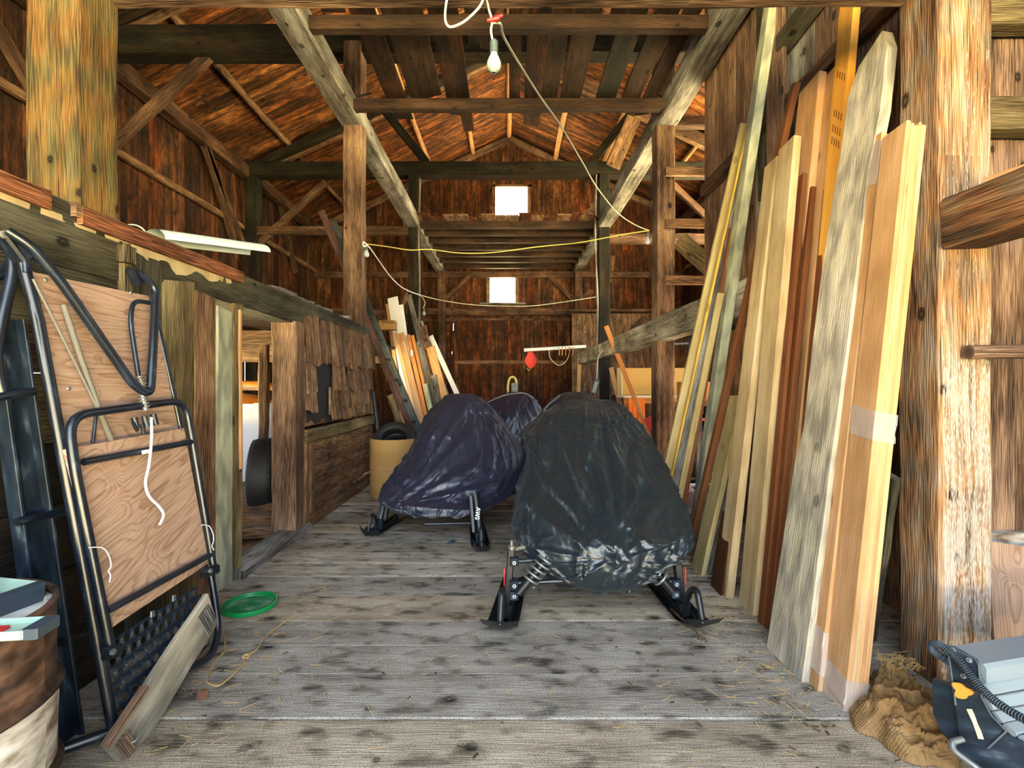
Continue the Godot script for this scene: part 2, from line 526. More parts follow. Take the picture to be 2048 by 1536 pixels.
	M.mintplastic.subsurf_scatter_strength = 0.2
	M.slate = flat("slate blue plastic", Color("#38434d"), 0.45)
	M.vinyl = flat("white vinyl", Color("#d5e3da"), 0.4)
	M.green = flat("green plastic", Color("#0d8a45"), 0.35)
	var lid := tex(r1, r2, 512, 512, ["#1c6b40", "#2f7f52", "#6e9678", "#a8b39f"], ["#12703f", "#1d7c4a", "#3f8861", "#7c9c83"], 2.0)
	M.lid = wood("dusty green plastic", lid, null, Color.WHITE, 0.6, 0.0, Vector2(0.8, 0.8))
	M.card = wood("cardboard", maple, null, Color(0.92, 0.82, 0.68), 0.8, 0.0, Vector2(30, 30))
	M.paper = flat("brown paper", Color("#a8946c"), 0.9)
	M.red = flat("red plastic", Color("#c3241f"), 0.4)
	M.redcloth = flat("red cloth", Color("#d8443a"), 0.8)
	M.orange = flat("orange plastic", Color("#e2892f"), 0.4)
	M.orangecloth = flat("orange cloth", Color("#f07818"), 0.8)
	M.cord = flat("dirty white cord", Color("#b9bca6"), 0.6)
	M.yellowcord = flat("yellow cord", Color("#bfb45e"), 0.6)
	M.whiterope = flat("white rope", Color("#dcd6d6"), 0.8)
	M.twine = flat("twine", Color("#b2925e"), 0.9)
	M.straw = flat("straw", Color("#c7a468"), 0.9)
	M.leaf = flat("dead leaf", Color("#8d5f42"), 0.9)
	M.yellowply = flat("yellow plywood", Color("#c99a45"), 0.6)
	M.counter = flat("pale worktop", Color("#d8c7a0"), 0.4)
	M.canoe = wood("varnished wood", pine, hp, Color(0.85, 0.66, 0.4), 0.25, 0.0)
	M.pink = flat("pink cloth", Color("#b08a84"), 0.9)
	M.burlap = wood("burlap", maple, null, Color(0.78, 0.69, 0.6), 0.95, 0.0, Vector2(0.3, 0.3))
	var bl := PackedByteArray()
	bl.resize(256 * 256)
	for y in 256:
		for x in 256:
			bl[y * 256 + x] = clampi(int(128 + 60 * sin(x * TAU / 8.0) + 60 * sin(y * TAU / 8.0)), 0, 255)
	M.burlap.heightmap_enabled = true
	M.burlap.heightmap_texture = grey(bl, 256, 256)
	M.burlap.heightmap_scale = 0.25
	# nylon covers: fine crinkles
	var fz := FastNoiseLite.new()
	fz.seed = 4
	fz.noise_type = FastNoiseLite.TYPE_SIMPLEX
	fz.fractal_type = FastNoiseLite.FRACTAL_RIDGED
	fz.frequency = 0.012
	fz.fractal_octaves = 4
	fz.domain_warp_enabled = true
	fz.domain_warp_amplitude = 30.0
	var ci := fz.get_seamless_image(512, 512)
	ci.convert(Image.FORMAT_L8)
	var ct := ImageTexture.create_from_image(ci)
	for q in [["navycloth", "#11162e", 0.46], ["blackcloth", "#0c1b23", 0.42]]:
		var m := flat("nylon cover", Color(q[1]), q[2])
		m.metallic_specular = 0.85
		m.rim_enabled = true
		m.rim = 0.14
		m.rim_tint = 0.4
		m.heightmap_enabled = true
		m.heightmap_texture = ct
		m.heightmap_scale = 0.15
		m.uv1_scale = Vector3(2.2, 1.1, 1)
		M[q[0]] = m
	M.piping = flat("pale piping", Color("#9a9b9d"), 0.7)
	var film := flat("clear wrap", Color(0.88, 0.88, 0.88, 0.28), 0.25)
	film.transparency = BaseMaterial3D.TRANSPARENCY_ALPHA
	film.metallic_specular = 0.8
	M.film = film
	var bulb := flat("frosted glass", Color("#93a69e"), 0.15)
	bulb.metallic_specular = 0.8
	M.bulb = bulb
	M.clearbulb = flat("bulb glass", Color("#9aa7b0"), 0.08)
	M.ground = flat("dry grass ground", Color("#8f8a6a"), 0.95)
	M.roofing = flat("roofing", Color("#3a3532"), 0.9)

# one plank that belongs to a wall, floor or roof; far ones have four sides only
func plank(root: Node3D, called: String, a: Vector3, b: Vector3, wd: Vector3, w: float, t: float, mat: Material, o := {"bev": 0.0}) -> MeshInstance3D:
	return put(called, board(nb(), a, b, wd, w, t, o), mat, root)
func sheath() -> Material:
	return M["sheath%d" % [0, 0, 1, 2, 3, 4, 1][rng.randi() % 7]]

func make_shell() -> void:
	# ground outside
	var g := nb()
	g.quad(Vector3(-70, -0.35, 70), Vector3(70, -0.35, 70), Vector3(70, -0.35, -90), Vector3(-70, -0.35, -90))
	tag(put("ground", g, M.ground), "dry ground around the barn, seen only through its windows", "ground", "", "structure")
	# floor of the middle aisle: planks across it
	var f := thing("floor", Vector3.ZERO, "worn grey plank floor of the barn's middle aisle, strewn with straw", "floor", "", "structure")
	var d := DF
	var seams := [1.665, 1.915, 2.215, 2.46, 2.72, 3.05, 3.36]
	var si := 0
	while d < DB:
		var w := rng.randf_range(0.22, 0.33)
		if d > 1.2 and si < seams.size():
			w = seams[si] - d
			si += 1
		plank(f, "floor_plank", V(-1.98, -0.025 + rng.randf_range(-0.003, 0.003), d + w / 2), V(2.3, -0.025 + rng.randf_range(-0.003, 0.003), d + w / 2), Vector3(0, 0, 1), w - 0.006, 0.05, M["floor%d" % (rng.randi() % 4)], {"bev": 0.004, "segs": 3 if d < 6 else 1, "jit": 0.003})
		d += w
	put("side_floor", box(nb(), V(3.75, -0.06, 6.5), Vector3(2.9, 0.1, 15.6), 0.0), M.floor3, f)
	put("side_floor", box(nb(), V(-3.87, -0.12, 6.5), Vector3(3.78, 0.1, 15.6), 0.0), M.plank, f)
	put("joist", box(nb(), V(-1.93, -0.2, 6.5), Vector3(0.2, 0.3, 15.6), 0.0), M.dark, f)
	# outer left wall, with openings low down that light the side room
	var wl := thing("wall_left", Vector3.ZERO, "dark vertical sheathing of the barn's far left side", "wall", "", "structure")
	d = DF
	while d < DB + 0.1:
		var w := rng.randf_range(0.2, 0.32)
		var c := d + w / 2
		var x := XWL + rng.randf_range(-0.008, 0.008)
		var hole := (c > 1.0 and c < 9.2) or (c > 10.5 and c < 11.3)
		if hole:
			plank(wl, "wall_board", V(x, -0.2, c), V(x, 0.7 if c < 10 else 1.35, c), Vector3(0, 0, 1), w, 0.03, sheath())
			plank(wl, "wall_board", V(x, 1.9, c), V(x, 6.2, c), Vector3(0, 0, 1), w, 0.03, sheath())
		else:
			plank(wl, "wall_board", V(x, -0.2, c), V(x, 6.2, c), Vector3(0, 0, 1), w, 0.03, sheath())
		d += w
	for s in [[4.7, 0.09], [3.2, 0.09], [2.25, 0.09]]:
		plank(wl, "girt", V(XWL + 0.1, s[0], DF), V(XWL + 0.1, s[0], DB), Vector3(0, 1, 0), 0.1, 0.07, M.plank)
	plank(wl, "eave_plate", V(XWL + 0.17, 5.86, DF), V(XWL + 0.17, 5.86, DB), Vector3(0, 1, 0), 0.24, 0.22, M.brown2, {"bev": 0.02, "segs": 10, "jit": 0.02})
	for q in [[6.2, 8.9, 9.75], [10.2, 11.8, 12.6]]:
		plank(wl, "brace", V(XWL + 0.15, 5.75, q[1]), V(XWL + 0.15, 4.3, q[2]), Vector3(0, 0, 1), 0.12, 0.09, M.brown2)
		plank(wl, "brace", V(XWL + 0.15, 5.75, q[0] - 1.4), V(XWL + 0.15, 4.3, q[0] - 0.1), Vector3(0, 0, 1), 0.12, 0.09, M.brown2)
	# outer right wall
	var wr := thing("wall_right", Vector3.ZERO, "dark vertical sheathing of the barn's far right side", "wall", "", "structure")
	d = DF
	while d < DB + 0.1:
		var w := rng.randf_range(0.22, 0.34)
		var x := XWR + rng.randf_range(-0.008, 0.008)
		var c := d + w / 2
		if c > 5.6 and c < 11.3:
			# wide open hay doors on the sunny side
			plank(wr, "wall_board", V(x, -0.2, c), V(x, 1.9 if c < 9.2 else 4.0, c), Vector3(0, 0, 1), w, 0.03, sheath())
			plank(wr, "wall_board", V(x, 5.85 if c > 8.0 else 4.2, c), V(x, 6.5, c), Vector3(0, 0, 1), w, 0.03, sheath())
		else:
			plank(wr, "wall_board", V(x, -0.2, c), V(x, 6.5, c), Vector3(0, 0, 1), w, 0.03, sheath())
		d += w
	for s in [4.7, 3.2, 2.2]:
		plank(wr, "girt", V(XWR - 0.1, s, DF), V(XWR - 0.1, s, 5.5), Vector3(0, 1, 0), 0.1, 0.07, M.plank)
		plank(wr, "girt", V(XWR - 0.1, s, 9.3 if s < 4.0 else 12.2), V(XWR - 0.1, s, DB), Vector3(0, 1, 0), 0.1, 0.07, M.plank)
	plank(wr, "eave_plate", V(XWR - 0.15, 6.1, DF), V(XWR - 0.15, 6.1, DB), Vector3(0, 1, 0), 0.24, 0.2, M.brown2, {"bev": 0.02, "segs": 10, "jit": 0.02})
	# back wall
	var wb := thing("wall_back", Vector3.ZERO, "dark red-brown back wall of upright boards rising to the gable", "wall", "", "structure")
	var x := XWL
	var wins := [[-0.40, 0.55, 6.36, 7.25], [-0.57, 0.19, 3.80, 4.64]]
	var slits := [[-1.662, -1.652, 2.98, 3.2], [-1.7, -1.693, 2.28, 2.36]]
	while x < XWR:
		var w := rng.randf_range(0.15, 0.29)
		var nxt := 99.0
		for q in wins + slits:
			for e in [q[0], q[1]]:
				if e > x + 0.004: nxt = minf(nxt, e)
		if x + w > nxt - 0.08 or nxt - x < 0.1: w = nxt - x
		var c := x + w / 2
		var top := roof_y(c) + 0.05
		var cuts := [[-0.2, top]]
		for q in wins + slits:
			if c > q[0] and c < q[1]:
				var nx := []
				for s in cuts:
					if q[2] > s[0] and q[3] < s[1]:
						nx.append([s[0], q[2]]); nx.append([q[3], s[1]])
					else: nx.append(s)
				cuts = nx
		for s in cuts:
			var dz := rng.randf_range(-0.008, 0.008)
			plank(wb, "wall_board", V(c, s[0], DB + dz), V(c, s[1], DB + dz), Vector3(1, 0, 0), w, 0.03, M["sheath%d" % [0, 2, 2, 4, 0][rng.randi() % 5]])
		x += w
	for s in [[3.52, 0.2], [2.05, 0.09], [3.28, 0.1], [4.62, 0.18]]:
		plank(wb, "girt", V(XWL, s[0], DB - 0.1), V(XWR, s[0], DB - 0.1), Vector3(0, 1, 0), s[1], 0.12, M.brown2, {"bev": 0.01})
	for s in [-1, 1]:
		plank(wb, "end_rafter", V(0, RIDGE - 0.12, DB - 0.12), V(s * 5.6, RIDGE - 0.12 - 5.6 * PITCH, DB - 0.12), Vector3(0, 1, 0), 0.17, 0.14, M.brown, {"bev": 0.01})
		plank(wb, "corner_brace", V(s * 1.9, 3.85, DB - 0.15), V(s * 1.15, 4.6, DB - 0.15), Vector3(1, 0, 0), 0.12, 0.08, M.brown2)
	# scraps nailed to the gable
	for q in [[2.0, 6.35, 2.55, 6.62], [2.45, 6.75, 2.75, 6.3], [-3.2, 3.6, -2.9, 4.4], [2.1, 3.9, 2.5, 4.15], [3.0, 4.4, 3.1, 5.2]]:
		plank(wb, "nailed_scrap", V(q[0], q[1], DB - 0.04), V(q[2], q[3], DB - 0.04), Vector3(1, 0, 0.1), 0.13, 0.025, M.plank)
	for i in wins.size():
		var q: Array = wins[i]
		var wn := thing("window_%d" % (i + 1), V((q[0] + q[1]) / 2, q[2], DB), ["bright square window opening high in the back gable", "bright square window opening above the big door in the back wall"][i], "window", "", "structure")
		for e in [q[0] - 0.05, q[1] + 0.05]:
			plank(wn, "window_jamb", V(e, q[2] - 0.1, DB - 0.03), V(e, q[3] + 0.1, DB - 0.03), Vector3(1, 0, 0), 0.1, 0.08, M.plank)
		plank(wn, "window_sill", V(q[0] - 0.3, q[2] - 0.03, DB - 0.06), V(q[1] + 0.3, q[2] - 0.03, DB - 0.06), Vector3(0, 0, 1), 0.16, 0.05, M.grey)
		plank(wn, "window_head", V(q[0] - 0.1, q[3] + 0.03, DB - 0.03), V(q[1] + 0.1, q[3] + 0.03, DB - 0.03), Vector3(0, 1, 0), 0.07, 0.08, M.plank)
	# big plank door low in the back wall, with daylight at its edges
	var dr := thing("door_1", V(0.05, 0, DB - 0.2), "big plank door in the back wall, daylight slits at its edges", "door", "", "structure")
	x = -1.62
	while x < 1.7:
		var w := rng.randf_range(0.16, 0.24)
		plank(dr, "door_board", V(x + w / 2, 0.02, DB - 0.19 + rng.randf_range(-0.004, 0.004)), V(x + w / 2, 3.25, DB - 0.19), Vector3(1, 0, 0), w - 0.004, 0.03, M["sheath%d" % [0, 2, 2, 4][rng.randi() % 4]])
		x += w
	plank(dr, "door_rail", V(-1.6, 2.03, DB - 0.22), V(1.65, 2.03, DB - 0.22), Vector3(0, 1, 0), 0.1, 0.03, M.plank)
	# plank partition right of the big door
	var pw := thing("wall_far_right", Vector3.ZERO, "pale brown plank partition right of the big back door", "wall", "", "structure")
	x = 1.75
	while x < 4.9:
		var w := rng.randf_range(0.2, 0.3)
		plank(pw, "wall_board", V(x + w / 2, 0, 13.4), V(x + w / 2, 3.35, 13.4), Vector3(1, 0, 0), w - 0.004, 0.03, [M.plank, M.shingle1, M.shingle2][rng.randi() % 3])
		x += w
	plank(pw, "top_board", V(1.6, 3.4, 13.3), V(4.9, 3.4, 13.3), Vector3(0, 0, 1), 0.3, 0.05, M.brown2)
	plank(pw, "brace", V(3.8, 3.25, 13.34), V(2.7, 2.1, 13.34), Vector3(1, 0, 0), 0.16, 0.05, M.brown2)
	plank(pw, "brace", V(4.1, 3.25, 13.36), V(4.1, 2.1, 13.36), Vector3(1, 0, 0), 0.3, 0.03, M.brown2)
	# front wall behind the camera, its wide doorway open
	var wf := thing("wall_front", Vector3.ZERO, "front wall behind the viewer with a wide open doorway", "wall", "", "structure")
	for q in [[XWL, -2.6, -0.2, 6.2], [2.6, XWR, -0.2, 6.4], [-2.6, -1.0, 4.6, 7.55], [1.0, 2.6, 4.6, 7.55], [-1.0, 1.0, 6.6, 8.0]]:
		x = q[0]
		while x < q[1] - 0.05:
			var w := minf(0.3, q[1] - x)
			plank(wf, "wall_board", V(x + w / 2, q[2], DF), V(x + w / 2, minf(roof_y(x + w / 2) + 0.05, 9.0), DF), Vector3(1, 0, 0), w, 0.03, sheath())
			x += w
	# roof: boards run from eave to ridge over poles
	for s in [-1, 1]:
		var rf := thing("ceiling_left" if s < 0 else "ceiling_right", Vector3.ZERO, "%s slope of the roof, bare boards running from eave to ridge over poles" % ["left" if s < 0 else "right"], "roof", "", "structure")
		var ex := 5.95 if s < 0 else 5.4
		d = DF - 0.1
		var up := Vector3(s * PITCH, 1, 0).normalized()
		while d < DB + 0.2:
			var w := rng.randf_range(0.17, 0.27)
			var j := up * rng.randf_range(0.0, 0.012)
			plank(rf, "roof_board", V(s * ex, RIDGE - PITCH * ex, d + w / 2) + up * 0.015 + j, V(0, RIDGE, d + w / 2) + up * 0.015 + j, Vector3(0, 0, 1), w - 0.006, 0.025, M["roof%d" % [0, 2, 2, 4, 1, 0, 3][rng.randi() % 7]])
			d += w
		var sk := nb()
		var e0 := V(0, RIDGE + 0.05, DF - 0.1) ; var e1 := V(0, RIDGE + 0.05, DB + 0.2)
		var e2 := V(s * ex, RIDGE + 0.05 - PITCH * ex, DB + 0.2); var e3 := V(s * ex, RIDGE + 0.05 - PITCH * ex, DF - 0.1)
		slab(sk, [e0, e1, e2, e3], up, -0.03)
		put("roofing", sk, M.roofing, rf)
		for px in ([4.69, 3.45, 2.27, 1.06] if s < 0 else [4.2, 2.6, 1.37, 0.0]):
			for q in [[DF, 2.2], [2.25, 6.2], [6.25, 10.2], [10.25, DB]]:
				var y := roof_y(px) - 0.06
				var r := rng.randf_range(0.055, 0.075)
				var pts := []
				for k in 5: pts.append(V(s * px + rng.randf_range(-0.015, 0.015), y + rng.randf_range(-0.01, 0.01), lerpf(q[0], q[1], k / 4.0)))
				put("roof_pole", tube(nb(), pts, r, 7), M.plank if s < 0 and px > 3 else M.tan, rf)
		for dd in [2.25, 6.25, 10.25]:
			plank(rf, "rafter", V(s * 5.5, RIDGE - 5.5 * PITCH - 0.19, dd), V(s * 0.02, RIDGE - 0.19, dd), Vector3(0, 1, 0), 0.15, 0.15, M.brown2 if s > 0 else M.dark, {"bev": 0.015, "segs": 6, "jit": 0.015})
			plank(rf, "rafter", V(s * 5.5, RIDGE - 5.5 * PITCH - 0.2, dd + 0.2), V(s * 0.02, RIDGE - 0.2, dd + 0.2), Vector3(0, 1, 0), 0.13, 0.12, M.plank, {"bev": 0.01})

# hewn timber standing on its own name; each is a piece of the building
func timber(called: String, a: Vector3, b: Vector3, wd: Vector3, w: float, t: float, mat: Material, label: String, o := {}) -> MeshInstance3D:
	var k := {"bev": 0.012, "segs": 8, "jit": 0.012}
	k.merge(o, true)
	return solo(called, board(nb(), a, b, wd, w, t, k), mat, label, "beam" if called.contains("beam") else "post", "", "structure")

func make_frame() -> void:
	var X := Vector3(1, 0, 0)
	var Y := Vector3(0, 1, 0)
	var xc := XI + 0.118
	# posts of the four bents, left and right
	timber("timber_post", V(-xc, 2.11, 2.215), V(-xc, 3.3, 2.215), X, 0.236, 0.23, M.gold, "big golden brown hewn post at the left front, above the bed frame", {"segs": 9, "jit": 0.006, "bev": 0.014})
	var rm := board(nb(), V(xc, -0.02, 2.215), V(xc, 3.3, 2.215), X, 0.236, 0.23, {"segs": 14, "jit": 0.007, "bev": 0.014})
	# the worn whitewash lies on the face that looks to the front only
	for k in rm.v.size():
		var q := rm.v[k]
		rm.t2.append(Vector2((q.x - xc + 0.12) / 0.24, 1.0 - q.y / 3.4) if rm.n[k].z > 0.8 else Vector2(0.5, 0.05))
	solo("timber_post", rm, M.rightpost, "big hewn post at the right front, whitewash worn on its lower face", "post", "", "structure")
	timber("timber_post", V(-xc, 2.1, 6.25), V(-xc, 5.75, 6.25), X, 0.234, 0.22, M.brown, "brown post rising from the left plank wall beside the ladder top")
	timber("timber_post", V(xc, 0, 6.25), V(xc, 5.75, 6.25), X, 0.234, 0.22, M.brown, "brown post on the right with the chain on its side")
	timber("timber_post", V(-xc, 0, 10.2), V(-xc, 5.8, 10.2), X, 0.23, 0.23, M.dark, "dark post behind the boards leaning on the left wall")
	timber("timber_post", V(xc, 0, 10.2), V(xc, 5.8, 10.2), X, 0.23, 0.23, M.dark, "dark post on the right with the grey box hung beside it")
	timber("timber_post", V(-xc + 0.05, 0, 14.05), V(-xc + 0.05, 4.9, 14.05), X, 0.22, 0.2, M.brown2, "post left of the big back door under the far loft")
	timber("timber_post", V(xc + 0.02, 0, 14.05), V(xc + 0.02, 4.9, 14.05), X, 0.22, 0.2, M.brown2, "post right of the big back door under the far loft")
	var nth := ["middle", "farther"]
	var i := 0
	for dd in [6.3, 10.25]:
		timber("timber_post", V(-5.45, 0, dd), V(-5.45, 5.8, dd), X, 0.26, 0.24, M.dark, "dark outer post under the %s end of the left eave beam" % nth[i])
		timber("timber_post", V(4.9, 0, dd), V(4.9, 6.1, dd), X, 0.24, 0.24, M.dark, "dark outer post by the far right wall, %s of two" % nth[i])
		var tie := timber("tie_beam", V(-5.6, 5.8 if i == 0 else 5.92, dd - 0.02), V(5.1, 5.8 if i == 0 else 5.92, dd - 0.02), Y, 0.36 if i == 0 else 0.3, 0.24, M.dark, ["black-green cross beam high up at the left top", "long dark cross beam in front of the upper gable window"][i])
		for s in [-1, 1]:
			var ox: float = -5.4 if s < 0 else 4.9
			put("brace", board(nb(), V(ox - s * 0.05, 4.35, dd), V(ox - s * 1.45, 5.66, dd), X, 0.13, 0.1, {"bev": 0.01, "segs": 3, "jit": 0.01}), M.brown2, tie)
			if i == 1:
				put("strut", board(nb(), V(s * 1.74, 6.06, dd - 0.06), V(s * 2.75, roof_y(2.75) - 0.15, dd - 0.06), X, 0.16, 0.14, {"bev": 0.01}), M.dark, tie)
		i += 1
	put("board", board(nb(), P(1268, 235, 10.0), P(1225, 335, 10.0), X, 0.3, 0.03), M.plank, get_node("tie_beam_001"))
	timber("tie_beam", V(-1.9, 3.28, 2.215), V(1.9, 3.28, 2.215), Y, 0.25, 0.23, M.brown, "brown cross beam along the top edge, the light bulb hanging under it")
	timber("girt_beam", V(2.1, 4.73, 6.2), V(4.9, 4.73, 6.2), Y, 0.13, 0.12, M.brown2, "short dark cross piece right of the chained post, near the roof")
	timber("girt_beam", V(-5.4, 4.62, 10.2), V(-2.1, 4.62, 10.2), Y, 0.17, 0.14, M.brown2, "dark girt crossing the left aisle beyond the ladder top")
	timber("girt_beam", V(2.1, 4.45, 10.2), V(4.9, 4.45, 10.2), Y, 0.2, 0.14, M.brown2, "dark girt crossing the right aisle behind the chained post")
	i = 0
	for y in [4.02, 3.37, 2.66]:
		var zz: float = 6.02
		timber("girt_beam", V(1.96, y, zz), V(2.75 if i else 3.4, y - 0.01, zz), Y, 0.11, 0.05, M.plank, "short board nailed across the chained right post, %s of three" % ["top", "middle", "lowest"][i], {"bev": 0.004, "segs": 2, "jit": 0.004})
		i += 1
	timber("girt_beam", V(2.2, 3.22, 6.2), V(2.95, 2.55, 6.2), X, 0.2, 0.12, M.olive, "olive brown diagonal brace right of the chained post", {"segs": 4})
	# plates along the aisle carrying the lofts
	for s in [-1, 1]:
		var pl := timber("plate_beam", V(s * 2.02, 4.79, DF), V(s * 2.02, 4.79, DB), Y, 0.24, 0.27, M.grey, "long hewn beam along the %s side of the aisle, saw cuts in its edge" % ["left" if s < 0 else "right"], {"segs": 26, "jit": 0.012, "bev": 0.016})
		for k in 4:
			put("peg", tube(nb(), [V(s * 1.9, 4.71 + 0.07 * k, 5.93 + 0.03 * (k % 2)), V(s * 1.72 + rng.randf() * 0.04, 4.72 + 0.07 * k, 5.9)], 0.014, 6), M.dark, pl)
	# lofts
	var lf := thing("ceiling_loft", Vector3.ZERO, "near loft overhead of loose dark boards with gaps between them", "loft", "", "structure")
	for dd in [0.6, 2.9, 4.56, 5.87]:
		plank(lf, "loft_joist", V(-1.95, 4.76, dd), V(1.95, 4.76, dd), Y, 0.13, 0.1, M.darkbrown, {"bev": 0.006, "segs": 4, "jit": 0.008})
	# each loft board: x at the second joist (px), width, end depth
	var lb := [[-1.36, 0.24, 6.3], [-1.09, 0.23, 6.05], [-0.88, 0.17, 5.8], [-0.70, 0.15, 6.2], [-0.55, 0.15, 6.6], [-0.35, 0.13, 4.9], [-0.24, 0.17, 5.0], [-0.07, 0.14, 4.2], [0.05, 0.13, 6.0], [0.20, 0.11, 3.9], [0.27, 0.22, 6.45], [0.5, 0.2, 5.95], [0.74, 0.25, 5.95], [1.0, 0.14, 4.7], [1.2, 0.24, 5.95], [1.5, 0.22, 6.05], [1.72, 0.17, 6.2], [-1.62, 0.22, 4.5], [-1.8, 0.16, 3.5]]
	for q in lb:
		plank(lf, "loft_board", V(q[0], 4.845 + rng.randf_range(0, 0.012), DF), V(q[0] + rng.randf_range(-0.03, 0.03), 4.845, q[2]), X, q[1], 0.028, [M.dark, M.darkbrown, M.sheath3, M.darkbrown][rng.randi() % 4], {"bev": 0.003, "cut1": rng.randf_range(-0.3, 0.3)})
	var l2 := thing("ceiling_far_loft", Vector3.ZERO, "far loft across the aisle, ragged board ends on dark joists", "loft", "", "structure")
	for dd in [10.25, 10.75, 11.3, 11.9, 12.5, 13.1, 13.75]:
		plank(l2, "loft_joist", V(-1.95, 4.765, dd), V(1.95, 4.765, dd), Y, 0.14, 0.12, M.darkbrown, {"bev": 0.006})
	var x := -1.88
	while x < 1.85:
		var w := minf(rng.randf_range(0.2, 0.3), 1.88 - x)
		plank(l2, "loft_board", V(x + w / 2, 4.85, 9.9 + rng.randf_range(-0.14, 0.14)), V(x + w / 2, 4.85, DB - 0.1), X, w - 0.012, 0.028, [M.plank, M.shingle1, M.sheath2][rng.randi() % 3], {"bev": 0.002})
		x += w

func make_partitions() -> void:
	var Y := Vector3(0, 1, 0)
	var Z := Vector3(0, 0, 1)
	# left: a plank wall two metres high with a doorway
	var w := thing("wall_aisle_left", Vector3.ZERO, "old plank wall left of the aisle with a doorway and patches of shingles", "wall", "", "structure")
	var hs := [2.02, 1.83, 1.58, 1.38, 1.1, 0.84, 0.56, 0.3, -0.02]
	for i in hs.size() - 1:
		plank(w, "wall_plank", V(-1.885 - rng.randf() * 0.012, (hs[i] + hs[i + 1]) / 2, DF), V(-1.885 - rng.randf() * 0.012, (hs[i] + hs[i + 1]) / 2, 2.335), Y, hs[i] - hs[i + 1] - 0.001, 0.04, [M.darkgrey, M.darkgrey, M.brown2, M.olive, M.dark, M.dark, M.dark, M.dark][i], {"bev": 0.005, "segs": 8, "jit": 0.006})
	var vb := [[2.35, 2.605, M.darkgrey, 2.0], [2.62, 2.87, M.olive, 1.93], [2.88, 3.085, M.plank, 1.9], [3.095, 3.27, M.mint, 1.84], [3.275, 3.39, M.olive, 1.9]]
	for q in vb:
		plank(w, "wall_board", V(-1.905, -0.02, (q[0] + q[1]) / 2), V(-1.905 + rng.randf() * 0.01, q[3], (q[0] + q[1]) / 2), Z, q[1] - q[0], 0.04, q[2], {"bev": 0.006, "segs": 6, "jit": 0.006, "cut1": rng.randf_range(-0.25, 0.25)})
	plank(w, "batten", V(-1.88, 0.75, 3.36), V(-1.88, 1.86, 3.345), Z, 0.03, 0.025, M.tan, {"bev": 0.004})
	plank(w, "latch_post", V(-1.865, 1.5, 2.325), V(-1.865, 2.0, 2.325), Z, 0.06, 0.045, M.olive, {"bev": 0.008, "segs": 4, "jit": 0.006})
	plank(w, "latch_bar", V(-1.84, 1.92, 2.31), V(-1.84, 2.0, 2.31), Z, 0.075, 0.05, M.olive, {"bev": 0.008})
	plank(w, "door_jamb", V(-1.98, -0.02, 4.31), V(-1.98, 1.9, 4.31), Vector3(1, 0, 0), 0.215, 0.2, M.brown, {"bev": 0.012, "segs": 8, "jit": 0.012})
	plank(w, "door_sill", V(-1.93, 0.02, 3.3), V(-1.93, 0.02, 4.45), Vector3(1, 0, 0), 0.2, 0.09, M.grey, {"bev": 0.012, "segs": 5, "jit": 0.01})
	# lower planks and ledge beyond the doorway
	var lows := [[0.0, 0.17, -1.885, M.plank], [0.18, 0.44, -1.90, M.plank], [0.45, 0.79, -1.905, M.plank], [0.8, 0.93, -1.875, M.olive], [0.94, 1.3, -1.925, M.plank], [1.3, 1.66, -1.925, M.darkgrey], [1.66, 1.95, -1.925, M.plank]]
	for q in lows:
		plank(w, "wall_plank", V(q[2], (q[0] + q[1]) / 2, 4.41), V(q[2], (q[0] + q[1]) / 2, 6.62), Y, q[1] - q[0] - 0.008, 0.045, q[3], {"bev": 0.008, "segs": 8, "jit": 0.01})
	plank(w, "corner_batten", V(-1.87, 0.0, 4.43), V(-1.87, 0.8, 4.43), Z, 0.07, 0.03, M.plank, {"bev": 0.006, "segs": 3, "jit": 0.005})
	plank(w, "corner_batten", V(-1.86, 0.15, 4.52), V(-1.86, 0.78, 4.52), Z, 0.1, 0.03, M.plank, {"bev": 0.006, "segs": 3, "jit": 0.005})
	var tar := nb()
	var tp := []
	for k in 9: tp.append(V(-1.896, 0.98 + 0.03 * sin(k * 2.1), 4.5 + k * 0.105))
	for k in 5: tp.append(V(-1.896, 1.62, 5.34 - k * 0.21))
	slab(tar, tp, Vector3(1, 0, 0), 0.004, Vector3(0, 0, -1))
	put("tar_paper", tar, M.black, w)
	# shingles in four courses, lowest first
	var courses := [[0.97, 1.3], [1.09, 1.45], [1.27, 1.7], [1.55, 2.0]]
	for ci in 4:
		var d := 4.42
		while d < 6.55:
			var sw := rng.randf_range(0.06, 0.15)
			var c := d + sw / 2
			var skip := ci < 3 and c > 4.6 and c < 5.12
			if ci == 0 and c < 5.1: skip = true
			if ci == 2 and c > 5.5 and c < 5.58: skip = true
			if not skip:
				var xb := -1.868 + 0.005 * ci
				var y0: float = courses[ci][0] + rng.randf_range(-0.025, 0.02)
				var y1: float = courses[ci][1] + (rng.randf_range(-0.02, 0.015) if ci == 3 else 0.0)
				plank(w, "shingle", V(xb + rng.randf() * 0.006, y0, c), V(-1.893 + 0.003 * ci, y1, c), Z, sw - 0.005, 0.012, M["shingle%d" % (rng.randi() % 4)], {"bev": 0.0, "t2": 0.005, "cut0": rng.randf_range(-0.2, 0.2)})
			d += sw
	plank(w, "loose_shingle", V(-1.872, 1.03, 5.02), V(-1.872, 1.32, 5.02), Z, 0.04, 0.01, M.shingle0)
	var rail := timber("rail_beam", V(-1.99, 2.005, DF), V(-1.99, 2.005, 6.9), Y, 0.23, 0.21, M.darkgrey, "grey top beam of the left plank wall", {"segs": 20, "jit": 0.008})
	plank(rail, "edge_trim", V(-1.872, 2.085, 0.4), V(-1.872, 2.085, 1.95), Y, 0.075, 0.03, M.trim, {"bev": 0.004})
